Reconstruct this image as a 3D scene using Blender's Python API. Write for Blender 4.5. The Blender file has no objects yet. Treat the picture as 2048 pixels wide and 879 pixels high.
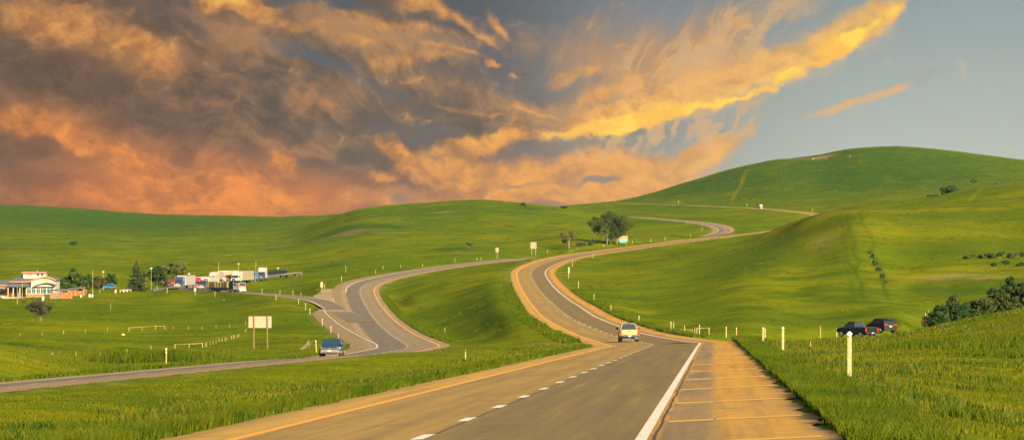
import bpy, math, random
import numpy as np
from mathutils import Vector, Matrix
random.seed(7); RS = np.random.RandomState(11)
SC = bpy.context.scene
COL = SC.collection
PI = math.pi
# ------------------------------------------------------------------ frame of reference
# the camera stands at the origin looking along +Y; "d" is a range in 1.6 m units, F a lens constant (photo pixels)
F0 = 5000.0; YS = 1.6; HX, HY = 1024.0, 439.5
def X_of(px, d): return (px - HX) / F0 * d
def Z_of(py, d): return (HY - py) / F0 * d

# ------------------------------------------------------------------ object helpers
def tag(o, label=None, cat=None, group=None, kind=None):
    if label: o['label'] = label
    if cat: o['category'] = cat
    if group: o['group'] = group
    if kind: o['kind'] = kind
    return o
def thing(name, label, cat, loc=(0, 0, 0), rz=0.0, group=None, rx=0.0, ry=0.0):
    o = bpy.data.objects.new(name, None); COL.objects.link(o)
    o.location = loc; o.rotation_euler = (rx, ry, rz)
    o.empty_display_size = 0.3
    return tag(o, label, cat, group)
def np_mesh(name, co, faces_flat, loop_tot, smooth=False):
    me = bpy.data.meshes.new(name)
    co = np.asarray(co, dtype=np.float32).reshape(-1, 3)
    lt = np.asarray(loop_tot, dtype=np.int32); fl = np.asarray(faces_flat, dtype=np.int32)
    me.vertices.add(len(co)); me.vertices.foreach_set('co', co.ravel())
    me.loops.add(len(fl)); me.loops.foreach_set('vertex_index', fl)
    me.polygons.add(len(lt))
    st = np.zeros(len(lt), dtype=np.int32); st[1:] = np.cumsum(lt)[:-1]
    me.polygons.foreach_set('loop_start', st)
    try: me.polygons.foreach_set('loop_total', lt)
    except Exception: pass
    me.polygons.foreach_set('use_smooth', np.full(len(lt), bool(smooth)))
    me.update(calc_edges=True); me.validate()
    return me
def link(name, me, mat=None, parent=None):
    o = bpy.data.objects.new(name, me); COL.objects.link(o)
    if mat: me.materials.append(mat)
    if parent: o.parent = parent
    return o
class MB:
    """collects shapes into one mesh"""
    def __init__(s): s.v = []; s.f = []
    def add(s, vs, fs):
        n = len(s.v); s.v += [tuple(p) for p in vs]; s.f += [tuple(i + n for i in f) for f in fs]; return s
    def box(s, x0, x1, y0, y1, z0, z1):
        return s.add([(x0,y0,z0),(x1,y0,z0),(x1,y1,z0),(x0,y1,z0),(x0,y0,z1),(x1,y0,z1),(x1,y1,z1),(x0,y1,z1)],
                     [(0,3,2,1),(4,5,6,7),(0,1,5,4),(1,2,6,5),(2,3,7,6),(3,0,4,7)])
    def bbox(s, x0, x1, y0, y1, z0, z1, b):
        """box with bevelled vertical and top edges"""
        def ring(i, z): return [(x0+i+b,y0+i,z),(x1-i-b,y0+i,z),(x1-i,y0+i+b,z),(x1-i,y1-i-b,z),(x1-i-b,y1-i,z),(x0+i+b,y1-i,z),(x0+i,y1-i-b,z),(x0+i,y0+i+b,z)]
        return s.loft([ring(b*.6, z0), ring(0, z0+b), ring(0, z1-b), ring(b*.6, z1)])
    def hexa(s, p):
        return s.add(p, [(0,3,2,1),(4,5,6,7),(0,1,5,4),(1,2,6,5),(2,3,7,6),(3,0,4,7)])
    def loft(s, rings, cap=True):
        n = len(rings[0]); vs = [p for r in rings for p in r]; fs = []
        for i in range(len(rings)-1):
            for j in range(n):
                k = (j+1) % n
                fs.append((i*n+j, i*n+k, (i+1)*n+k, (i+1)*n+j))
        if cap:
            fs.append(tuple(range(n))[::-1]); m = (len(rings)-1)*n
            fs.append(tuple(range(m, m+n)))
        return s.add(vs, fs)
    def tube(s, pts, rad, n=8, cap=True):
        rings = []
        pts = [Vector(p) for p in pts]
        for i, p in enumerate(pts):
            t = (pts[min(i+1, len(pts)-1)] - pts[max(i-1, 0)]).normalized()
            a = t.cross(Vector((0,0,1)) if abs(t.z) < .9 else Vector((1,0,0))).normalized(); b = t.cross(a)
            r = rad[i] if hasattr(rad, '__len__') else rad
            rings.append([p + (a*math.cos(2*PI*k/n) + b*math.sin(2*PI*k/n))*r for k in range(n)])
        return s.loft(rings, cap)
    def wheel(s, x, y, z, r, w, n=18, inner=0.0):
        prof = [(r*.93, -w/2), (r, -w/2*.75), (r, w/2*.75), (r*.93, w/2)]
        rings = [[(x+o, y+q*math.cos(2*PI*k/n), z+q*math.sin(2*PI*k/n)) for k in range(n)] for q, o in prof]
        return s.loft(rings)
    def prism(s, poly, y0, y1):
        """polygon in xz extruded along y"""
        n = len(poly)
        return s.loft([[(x, y0, z) for x, z in poly], [(x, y1, z) for x, z in poly]])
    def prism_x(s, poly, x0, x1):
        return s.loft([[(x0, y, z) for y, z in poly], [(x1, y, z) for y, z in poly]])
    def build(s, name, mat, parent=None, smooth=False, bevel=0.0):
        me = bpy.data.meshes.new(name); me.from_pydata([tuple(p) for p in s.v], [], s.f)
        me.update()
        import bmesh
        bm = bmesh.new(); bm.from_mesh(me); bmesh.ops.recalc_face_normals(bm, faces=bm.faces)
        if bevel > 0: 
            bmesh.ops.bevel(bm, geom=list(bm.edges), offset=bevel, segments=2, affect='EDGES', clamp_overlap=True)
        bm.to_mesh(me); bm.free()
        if smooth:
            me.polygons.foreach_set('use_smooth', np.ones(len(me.polygons), bool))
            try: me.set_sharp_from_angle(angle=math.radians(35))
            except Exception: pass
        return link(name, me, mat, parent)
def copy_tree(o, parent=None):
    c = o.copy(); COL.objects.link(c)
    if parent: c.parent = parent
    for ch in list(o.children): copy_tree(ch, c)
    return c

# ------------------------------------------------------------------ node helpers
class NT:
    def __init__(s, tree): s.t = tree; s.n = tree.nodes; s.l = tree.links
    def new(s, typ, **kw):
        n = s.n.new(typ)
        for k, v in kw.items(): setattr(n, k, v)
        return n
    def put(s, sock, v):
        if isinstance(v, bpy.types.NodeSocket): s.l.new(v, sock)
        elif v is not None: sock.default_value = v
    def math(s, op, a, b=None, c=None, clamp=False):
        n = s.new('ShaderNodeMath', operation=op); n.use_clamp = clamp
        s.put(n.inputs[0], a); s.put(n.inputs[1], b) if b is not None else None
        if c is not None: s.put(n.inputs[2], c)
        return n.outputs[0]
    def add(s, a, b): return s.math('ADD', a, b)
    def sub(s, a, b): return s.math('SUBTRACT', a, b)
    def mul(s, a, b): return s.math('MULTIPLY', a, b)
    def mx(s, a, b): return s.math('MAXIMUM', a, b)
    def vec(s, x, y, z=0.0):
        n = s.new('ShaderNodeCombineXYZ'); s.put(n.inputs[0], x); s.put(n.inputs[1], y); s.put(n.inputs[2], z); return n.outputs[0]
    def vmath(s, op, a, b=None, scale=None):
        n = s.new('ShaderNodeVectorMath', operation=op); s.put(n.inputs[0], a)
        if b is not None: s.put(n.inputs[1], b)
        if scale is not None: s.put(n.inputs['Scale'], scale)
        return n.outputs['Value'] if op in ('LENGTH', 'DOT_PRODUCT', 'DISTANCE') else n.outputs[0]
    def sep(s, v):
        n = s.new('ShaderNodeSeparateXYZ'); s.put(n.inputs[0], v); return n.outputs
    def noise(s, v, scale, detail=4.0, rough=.55, dist=0.0, col=False):
        n = s.new('ShaderNodeTexNoise'); s.put(n.inputs['Vector'], v); s.put(n.inputs['Scale'], scale)
        n.inputs['Detail'].default_value = detail; n.inputs['Roughness'].default_value = rough; n.inputs['Distortion'].default_value = dist
        return n.outputs['Color'] if col else n.outputs['Fac']
    def rng(s, v, a, b, c=0.0, d=1.0, mode='SMOOTHSTEP'):
        n = s.new('ShaderNodeMapRange', interpolation_type=mode); n.clamp = mode == 'LINEAR'; s.put(n.inputs[0], v)
        for i, q in enumerate((a, b, c, d)): s.put(n.inputs[1+i], q)
        return n.outputs[0]
    def mix(s, f, a, b, mode='MIX'):
        n = s.new('ShaderNodeMix', data_type='RGBA', blend_type=mode); s.put(n.inputs[0], f)
        s.put(n.inputs[6], a if isinstance(a, bpy.types.NodeSocket) else (*a[:3], 1)); s.put(n.inputs[7], b if isinstance(b, bpy.types.NodeSocket) else (*b[:3], 1))
        return n.outputs[2]
    def scale3(s, v, x, y, z):
        return s.vmath('MULTIPLY', v, (x, y, z))
MATS = {}
def new_mat(name):
    m = bpy.data.materials.new(name); m.use_nodes = True; MATS[name] = m
    b = m.node_tree.nodes['Principled BSDF']
    return m, NT(m.node_tree), b
def paint(name, col, rough=.5, metal=0.0, var=.12, scale=6.0, coat=0.0, spec=.5):
    """plain surface with a little wear in tone and gloss"""
    m, t, b = new_mat(name)
    p = t.new('ShaderNodeNewGeometry').outputs['Position']
    n = t.noise(p, scale, 4, .6)
    f = t.rng(n, .3, .7)
    t.put(b.inputs['Base Color'], t.mix(f, [c*(1-var) for c in col], [min(1, c*(1+var)) for c in col]))
    t.put(b.inputs['Roughness'], t.rng(n, .2, .8, max(.02, rough-.08), min(1, rough+.08), 'LINEAR'))
    b.inputs['Metallic'].default_value = metal; b.inputs['Coat Weight'].default_value = coat
    b.inputs['Specular IOR Level'].default_value = spec
    return m
# ------------------------------------------------------------------ road centre lines (d, px, py, crossfall): px/py of the dashed line in photo terms
def near_R(d): return (d, HX + F0*(-4.75/d + .0804), 641 + F0*1.90/d, .05)
def near_L(d): return (d, HX + F0*(-31.2/d + .0804), 641 + F0*2.90/d, .055)
ROAD_R = [near_R(d) for d in (8, 14, 22, 32, 44, 60, 80, 105, 135, 165, 195)] + [
  (225,1303,687.5,.05),(255,1272,681,.045),(300,1208,664,.03),(345,1145,637,.01),(400,1112,612,0),(461,1094,596,-.01),(530,1077,577,-.02),(600,1066,559,-.03),(658,1062,545,-.035),
  (700,1067,538,-.035),(750,1081,530,-.03),(800,1103,521.5,-.03),(860,1146,511.5,-.02),(960,1235,499,-.01),(1040,1302,490,0),(1140,1400,478,0),(1220,1480,470,0),(1280,1532,464.5,0),
  (1370,1600,453,0),(1460,1640,443,0),(1560,1648,435,0),(1650,1628,428,0),(1730,1585,422.5,0),(1820,1525,417.5,0),(2000,1400,411.5,0),(2150,1300,408,0),(2300,1225,405.8,0)]
ROAD_L = [near_L(d) for d in (45, 70, 95, 118, 145, 175, 204)] + [
  (232,735,709,.055),(262,795,699,.05),(292,815,693.5,.04),(330,806,684,.03),(390,782,669,.02),(455,759,649,.01),(520,744,631,0),(570,733,614,0),(620,723,595,-.02),(655,720,580,-.03),
  (690,728,570,-.03),(725,746,562.5,-.03),(770,775,555,-.02),(820,812,547.5,-.01),(870,852,540.5,0),(950,945,527.5,0),(1010,1036,518.5,0),(1060,1112,513,0),(1150,1238,501,0),(1215,1330,487,0),
  (1265,1393,477,.01),(1310,1434,469,.02),(1360,1450,460.5,.03),(1420,1440,452.5,.03),(1490,1402,445,.02),(1560,1343,439.5,0),(1650,1268,434,0),(1750,1200,435,0)]
ROAD_P = [(590,640,601,.0),(612,610,596,.0),(642,575,591.8,0),(682,533,588,0),(720,504,585.6,0),(745,480,584,0),(775,425,581,0),(800,375,578.5,0),(822,325,576,0)]
ROAD_X = [(205,1385,684.5,.03),(225,1420,684,.02),(243,1465,682.5,.0),(258,1530,687,0),(272,1612,686,0),(286,1705,682,0),(300,1790,678,0),(318,1880,675,0)]
def catmull(xs, ys, q):
    xs = np.asarray(xs, float); ys = np.asarray(ys, float)
    m = np.gradient(ys, xs)
    i = np.clip(np.searchsorted(xs, q) - 1, 0, len(xs) - 2)
    h = xs[i+1]-xs[i]; t = (q-xs[i])/h
    return ((2*t**3-3*t**2+1)*ys[i] + (t**3-2*t**2+t)*h*m[i] + (-2*t**3+3*t**2)*ys[i+1] + (t**3-t**2)*h*m[i+1])
class Road:
    def __init__(s, pts, left, right, smooth=.016):
        p = np.array(pts, float)
        lo, hi = math.log(p[0,0]), math.log(p[-1,0])
        s.d = np.exp(np.linspace(lo, hi, 1400))
        X = catmull(p[:,0], X_of(p[:,1], p[:,0]), s.d); Z = catmull(p[:,0], Z_of(p[:,2], p[:,0]), s.d); E = np.interp(s.d, p[:,0], p[:,3])
        n = max(3, int(smooth/((hi-lo)/1400))); k = np.hanning(2*n+1); k /= k.sum()
        def sm(a):   # smoothing that keeps a straight line straight at its ends
            pad = np.concatenate([2*a[0]-a[n:0:-1], a, 2*a[-1]-a[-2:-n-2:-1]]); return np.convolve(pad, k, 'valid')
        s.X, s.Z, s.E = sm(X), sm(Z), sm(E)
        s.Y = s.d*YS
        tx = np.gradient(s.X, s.Y); s.c = 1/np.sqrt(1+tx**2); s.s = tx*s.c      # forward = (s, c), right = (c, -s)
        ds = np.hypot(np.diff(s.X), np.diff(s.Y)); s.len = np.concatenate([[0], np.cumsum(ds)])
        s.left = np.interp(s.d, *zip(*left)) if hasattr(left, '__len__') else np.full(len(s.d), float(left)); s.right = np.full(len(s.d), float(right))
    def at(s, d, off, dz=0.0):
        f = lambda a: np.interp(d, s.d, a)
        return np.stack([f(s.X)+off*f(s.c), f(s.Y)-off*f(s.s), f(s.Z)+off*f(s.E)+dz], -1)
    def d_of_len(s, l): return np.interp(l, s.len, s.d)
R = Road(ROAD_R, -5.3, 6.4)
L = Road(ROAD_L, [(45, -7), (320, -7), (400, -8.6), (470, -10.6), (530, -12.4), (550, -11.6), (575, -8.5), (590, -7)], 5.0)
def on_L(d, off):                       # the ramp begins as a lane beside the left carriageway
    q = L.at(np.array([d]), off)[0]; dd = q[1]/YS; return (dd, HX+q[0]*F0/dd, HY-q[2]*F0/dd, 0.0)
P = Road([on_L(470, -2.8), on_L(500, -3.9), on_L(530, -5.4), on_L(560, -7.1)] + ROAD_P, -3.6, 3.6); XR = Road(ROAD_X, -3.2, 3.2)
ROADS = [R, L, P, XR]

# ------------------------------------------------------------------ ground: (px, d, py) heights of the land
G = []
def colpts(px, *dp): G.extend((px, d, py) for d, py in dp)
colpts(-60,(60,852),(150,738),(170,706),(185,690),(215,700),(260,692),(300,683),(380,668),(480,646),(600,622),(700,604),(760,595))
colpts(0,(60,852),(148,742),(168,712),(185,693),(215,701),(260,691),(300,683),(380,668),(480,646),(600,622),(700,604),(760,594),(850,576),(1000,557),(1200,536),(1500,510),(1900,480),(2400,452),(3000,428),(3500,413),(4400,422))
colpts(100,(165,741),(182,725),(200,716),(225,711),(260,702),(300,690),(380,672),(480,648),(600,622),(700,603),(755,594))
colpts(180,(180,741),(215,727),(260,708),(320,690),(420,664),(520,641),(620,620),(700,602),(750,592),(850,574),(1000,554),(1500,506),(2000,474),(2600,450),(3500,421),(4400,428))
colpts(300,(200,730),(240,716),(300,700),(360,682),(440,662),(520,643),(620,620),(700,601),(760,588),(850,573),(1000,553),(1200,531),(1500,506),(1900,481),(2400,460),(2900,445),(3500,430.5),(4400,438))
colpts(450,(215,722),(260,706),(310,692),(380,675),(460,652),(540,631),(620,612),(700,596),(815,568),(835,566),(860,563),(1000,546),(1200,524),(1500,499),(1900,476),(2400,456),(2900,443),(3400,433.5),(4400,438))
colpts(354,(785,573.5),(830,570),(900,563)); colpts(400,(795,572),(840,568)); colpts(500,(760,577),(800,570),(845,563),(900,557)); colpts(560,(780,573),(830,563),(880,556),(920,552))
colpts(600,(270,700),(330,685),(400,666),(470,646),(540,624),(600,608),(720,578),(790,568),(890,552.5),(960,546),(1150,521),(1500,492),(1800,471),(2100,455),(2500,441),(2900,433),(3400,435),(4400,440))
colpts(700,(330,686),(400,669),(450,655),(780,558),(900,542),(1000,529),(1150,510),(1350,486),(1500,466),(1650,447),(1850,426),(2000,420.5),(2400,431),(3500,436))
colpts(800,(920,531),(1050,514),(1250,488),(1450,466),(1560,455),(1700,433),(1850,418),(2000,411),(2400,424),(3500,430))
colpts(850,(1000,521),(1150,500),(1400,470),(1600,446),(1750,427),(2000,408),(2400,421))
colpts(950,(1050,507),(1200,489),(1400,466),(1600,441),(1800,417),(1920,406),(2010,404),(2500,417),(3500,425))
colpts(1060,(1130,499),(1250,485),(1500,455),(1750,426),(1950,409),(2080,408.5),(2500,417))
colpts(1150,(1000,499),(1100,491),(1250,478),(1400,463),(1600,441),(1800,424),(1950,416.5),(2100,418),(2400,411),(2600,411),(3200,417))
colpts(1230,(1050,497),(1400,466),(1600,441),(1800,428),(2000,417),(2500,404.5),(2800,404),(3300,408))
colpts(1300,(400,628),(500,585),(600,553),(700,529),(800,514),(900,503),(1350,468),(1450,454),(1700,431),(1900,421),(2300,404),(2600,392),(2750,389.5),(3300,397))
colpts(1350,(1480,450),(1800,425),(2250,402),(2500,387),(2720,375),(3300,384))
colpts(1400,(330,640),(420,600),(520,562),(620,535),(720,513),(820,497),(950,487),(1050,483),(1650,432),(1850,420),(2250,398),(2500,378),(2780,360),(3300,370))
colpts(1500,(290,655),(350,614),(450,562),(560,526),(700,494),(800,481),(900,474),(1050,476),(1500,441),(1700,428),(2100,402),(2400,372),(2700,340),(2850,332),(3300,343))
colpts(1560,(300,652),(500,537),(640,488),(750,462),(830,452),(960,460),(1150,465),(1550,434),(2000,404),(2400,362),(2850,321),(3300,332))
colpts(1600,(300,655),(330,636),(380,609),(440,575),(520,531),(600,487),(700,447),(770,436),(880,447),(1100,450))
colpts(1640,(310,652),(440,570),(560,505),(660,450),(720,424.5),(830,431),(1050,441),(1850,413),(2300,374),(2700,326),(2850,313),(3300,325))
colpts(1700,(310,652),(340,628),(390,597),(440,566),(500,526),(560,488),(630,446),(690,420.5),(780,425),(950,430),(1300,424),(1600,418),(2000,394),(2850,301.5),(3300,313))
colpts(1800,(250,667),(330,632),(380,601),(430,575),(480,547),(530,517),(600,470),(680,426),(720,418),(800,424),(1000,422),(1200,415),(1400,414),(2000,388),(2400,350),(2700,309),(2850,297),(3300,308))
colpts(1900,(250,662),(300,656),(350,628),(400,590),(440,565),(470,545),(500,526),(550,500),(640,443),(720,416),(800,421),(1000,412),(1150,400),(1280,390),(1500,397),(2100,378),(2500,335),(2850,304),(3300,314))
colpts(2040,(250,652),(300,655),(340,638),(380,602),(420,572),(460,548),(500,525),(560,492),(640,441),(700,414),(760,411.5),(850,419),(1000,402),(1200,372),(1300,364),(1600,372),(2000,378),(2500,343),(2850,320),(3300,330))
colpts(2140,(48,881),(80,742),(120,660),(170,600),(250,640),(340,632),(500,522),(700,410),(1300,355),(2000,375),(2850,332),(3300,340))
colpts(2048,(48,879),(62,802),(80,747),(95,716),(120,670),(145,634),(170,613),(200,618))
colpts(1950,(44,893),(62,806),(95,714),(130,671),(165,634),(185,627),(215,635))
colpts(1850,(48,866),(70,762),(95,714),(120,688),(150,665),(180,649),(215,653))
[colpts(q,(19,1140),(24,1040)) for q in (1750,1850,1950,2048,2140)]; colpts(2048,(30,1045),(38,955)); colpts(2140,(30,1050),(38,960)); colpts(1950,(30,1020),(37,945)); colpts(1850,(30,985),(38,920)); colpts(1750,(32,960),(42,880))
colpts(1780,(60,796),(85,733),(120,697),(160,673),(195,660.5),(230,665),(285,667.5))
colpts(1700,(55,803),(70,754),(100,717),(140,691),(180,676),(210,671),(250,674))
colpts(1620,(70,757),(100,723),(140,696),(180,682),(215,677),(245,678))
colpts(1560,(80,747),(110,718),(150,697),(190,687),(215,684.5),(235,684))
colpts(1480,(150,698),(180,689),(205,685.5),(225,685))
colpts(600,(80,796),(100,771),(130,747)); colpts(300,(55,858),(80,815),(100,790)); colpts(800,(100,768),(150,731),(200,711))
colpts(900,(120,745),(160,723),(220,704),(280,694.5),(760,550),(850,541))
colpts(1000,(150,724),(200,706),(250,697),(300,682),(350,664),(800,535),(920,524))
colpts(950,(400,642)); colpts(930,(470,619)); colpts(985,(350,657)); colpts(1020,(300,678)); colpts(910,(545,598))
colpts(1080,(180,711),(225,699),(260,687),(300,672),(340,651))
colpts(1010,(970,518)); colpts(820,(320,688),(370,676),(450,649),(520,624),(590,596),(680,566),(760,556))
pts = [(px, d, py) for px, d, py in G]
for rd, ds, offs in ((R, np.exp(np.linspace(math.log(20), math.log(2290), 64)), (-7.5, 0, 9.5)), (L, np.exp(np.linspace(math.log(48), math.log(1740), 56)), (-11, -1, 9)),
                     (P, np.linspace(560, 820, 9), (-6, 0, 6)), (XR, np.linspace(225, 316, 6), (-5, 0, 5))):
    for o in offs:
        q = rd.at(ds[ds > 92] if (rd is R and o > 5) else ds, o)
        dd = q[:,1]/YS
        pts += list(zip(HX + q[:,0]*F0/dd, dd, HY - q[:,2]*F0/dd + (0.15 if o else 0.25)*F0/dd*.3))
pts = np.array(pts)
def base_py(d): return 641 + 9500/d
def uv_of(px, d): return np.stack([(px-HX)/330.0, np.log(d)*2.6], -1)
UV = uv_of(pts[:,0], pts[:,1]); RHS = pts[:,2] - base_py(pts[:,1])
def kern(r2): return np.where(r2 > 1e-12, r2*np.log(r2+1e-20), 0.0)
_n = len(UV)
_A = np.zeros((_n+3, _n+3)); _d = UV[:,None]-UV[None]
_A[:_n,:_n] = kern((_d**2).sum(-1)) + np.eye(_n)*.004
_A[:_n,_n] = 1; _A[:_n,_n+1:] = UV; _A[_n,:_n] = 1; _A[_n+1:,:_n] = UV.T
TW = np.linalg.solve(_A, np.concatenate([RHS, np.zeros(3)]))
GPX = np.linspace(-120, 2180, 231); GLD = np.linspace(math.log(16), math.log(4400), 420)
_gp, _gl = np.meshgrid(GPX, GLD, indexing='ij')
_q = uv_of(_gp.ravel(), np.exp(_gl.ravel())); _o = np.zeros(len(_q))
for i in range(0, len(_q), 8000):
    a = _q[i:i+8000]
    _o[i:i+8000] = kern(((a[:,None]-UV[None])**2).sum(-1)) @ TW[:_n] + TW[_n] + a @ TW[_n+1:]
GRES = _o.reshape(_gp.shape)
def grid_py(px, d):
    px = np.clip(px, GPX[0], GPX[-1]); ld = np.clip(np.log(d), GLD[0], GLD[-1])
    a = (px-GPX[0])/(GPX[1]-GPX[0]); b = (ld-GLD[0])/(GLD[1]-GLD[0])
    i = np.clip(a.astype(int), 0, len(GPX)-2); j = np.clip(b.astype(int), 0, len(GLD)-2); a = a-i; b = b-j
    r = GRES[i,j]*(1-a)*(1-b)+GRES[i+1,j]*a*(1-b)+GRES[i,j+1]*(1-a)*b+GRES[i+1,j+1]*a*b
    fade = np.clip((d-14)/24, 0, 1)
    return base_py(d) + r*fade
def vnoise(x, y, seed=0):
    xi = np.floor(x).astype(np.int64); yi = np.floor(y).astype(np.int64); fx = x-xi; fy = y-yi
    fx = fx*fx*(3-2*fx); fy = fy*fy*(3-2*fy)
    def h(a, b):
        n = (a*374761393 + b*668265263 + seed*1442695041) & 0x7fffffff
        n = ((n ^ (n >> 13))*1274126177) & 0x7fffffff
        return ((n ^ (n >> 16)) & 0xffff)/65535.0
    return (h(xi,yi)*(1-fx)+h(xi+1,yi)*fx)*(1-fy)+(h(xi,yi+1)*(1-fx)+h(xi+1,yi+1)*fx)*fy
def sstep(a, b, x): t = np.clip((x-a)/(b-a), 0, 1); return t*t*(3-2*t)
def ground(X, Y, rough=True):
    """height of the land, with the road beds cut in"""
    X = np.asarray(X, float); Y = np.asarray(Y, float)
    d = np.maximum(Y/YS, 1.0); px = HX + X*F0/d
    z = Z_of(grid_py(px, d), d)
    clear = np.full(X.shape, 1e9); zr = np.zeros(X.shape)
    cap = np.full(X.shape, 1e9)
    for rd in ROADS:
        f = lambda a: np.interp(d, rd.d, a)
        off = (X - f(rd.X))*f(rd.c)
        edge = np.maximum(off - f(rd.right), f(rd.left) - off)          # <0 on the pavement
        end = np.maximum(np.maximum(rd.d[0]-d, d-rd.d[-1]), 0)*YS
        edge = np.where(end > 0, np.maximum(edge, 0)+end*.5, edge)
        zz = f(rd.Z) + np.clip(off, f(rd.left)-1.2, f(rd.right)+1.2)*f(rd.E)
        drop = .30 - .22*sstep(.1, 1.8, edge)
        k = 1 - sstep(.8, 7.0, edge)
        z = z*(1-k) + (zz-drop)*k
        clear = np.minimum(clear, edge)
        cap = np.where((edge < .2) & (end <= 0), np.minimum(cap, zz-.28), cap)
    z = np.minimum(z, cap)
    if rough:
        cell = np.maximum(.3, d*.0065)
        amp = sstep(1.5, 16, clear)
        n = np.zeros(X.shape)
        for wl, a, sd in ((420, .55, 8), (140, .60, 1), (55, .42, 2), (24, .26, 3), (10, .16, 4), (4.5, .10, 5), (2.0, .06, 6), (.9, .035, 7)):
            v = sstep(.7, 1.6, wl/cell)
            far = np.clip(d/350, .35, 4.0)**.6
            if wl > 300: a = a*sstep(700, 1300, d)
            n += (vnoise(X/wl+sd*17.3, Y/(wl*1.5)+sd*5.1, sd)-.5)*2*a*v*(far if wl > 9 else np.minimum(far, 1.3))
        z = z + n*amp*np.where(clear < 1e8, 1, 1)
    return z
def gz(x, y): return float(ground(np.array([x]), np.array([y]))[0])
def spot(px, py, d0, d1):
    """the place on the land seen at photo point (px, py), searched outward between two ranges"""
    d = np.exp(np.linspace(math.log(d0), math.log(d1), 500)); X = X_of(px, d); Z = ground(X, d*YS)
    q = HY - Z*F0/d
    i = np.where(q <= py)[0]
    k = i[0] if len(i) else int(np.argmin(np.abs(q-py)))
    return Vector((X[k], d[k]*YS, Z[k])), d[k]
def at_d(px, d):
    x = X_of(px, d); return Vector((x, d*YS, gz(x, d*YS)))
# ------------------------------------------------------------------ materials of the land
def grass_mat():
    m, t, b = new_mat('grass_land')
    pos = t.new('ShaderNodeNewGeometry').outputs['Position']
    a = t.new('ShaderNodeAttribute', attribute_name='patch').outputs['Color']
    pr = t.new('ShaderNodeSeparateColor'); t.put(pr.inputs[0], a); bare, bloom_sunlit, lush_haze = pr.outputs  # dark channel: growth plus painted distance haze; bloom: flowers plus painted sun
    big = t.noise(t.scale3(pos, 1, .6, 1), .012, 5, .6); mid = t.noise(t.scale3(pos, 1, .55, 1), .07, 5, .62, .6)
    fine = t.noise(t.scale3(pos, 1, .5, 1), .6, 5, .65, .3); tiny = t.noise(pos, 5.0, 3, .7)
    c = t.mix(t.rng(big, .35, .65), (.060, .090, .0006), (.108, .118, .0006))
    c = t.mix(t.rng(mid, .38, .7), c, (.036, .062, .0006))
    c = t.mix(t.mul(t.rng(fine, .5, .75), .55), c, (.145, .138, .0015))
    c = t.mix(t.mul(t.rng(fine, .46, .28), .6), c, (.016, .036, .0006))
    c = t.mix(t.mul(t.rng(tiny, .55, .8), .35), c, (.115, .125, .002))
    c = t.mix(t.mul(lush_haze, .85), c, t.mix(t.rng(fine, .3, .7), (.011, .040, .002), (.024, .060, .003)))
    c = t.mix(t.mul(bloom_sunlit, t.rng(t.add(fine, t.mul(tiny, .4)), .45, .85)), c, (.22, .165, .004))
    c = t.mix(t.mul(bare, t.rng(fine, .25, .6)), c, t.mix(t.rng(mid, .3, .7), (.22, .145, .06), (.13, .10, .045)))
    t.put(b.inputs['Base Color'], c); b.inputs['Roughness'].default_value = 1.0; b.inputs['Specular IOR Level'].default_value = .03
    bp = t.new('ShaderNodeBump'); bp.inputs['Strength'].default_value = .5; bp.inputs['Distance'].default_value = .25
    t.put(bp.inputs['Height'], t.add(fine, t.mul(tiny, .25))); t.put(b.inputs['Normal'], bp.outputs[0])
    return m
M_GRASS = grass_mat()
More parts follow.
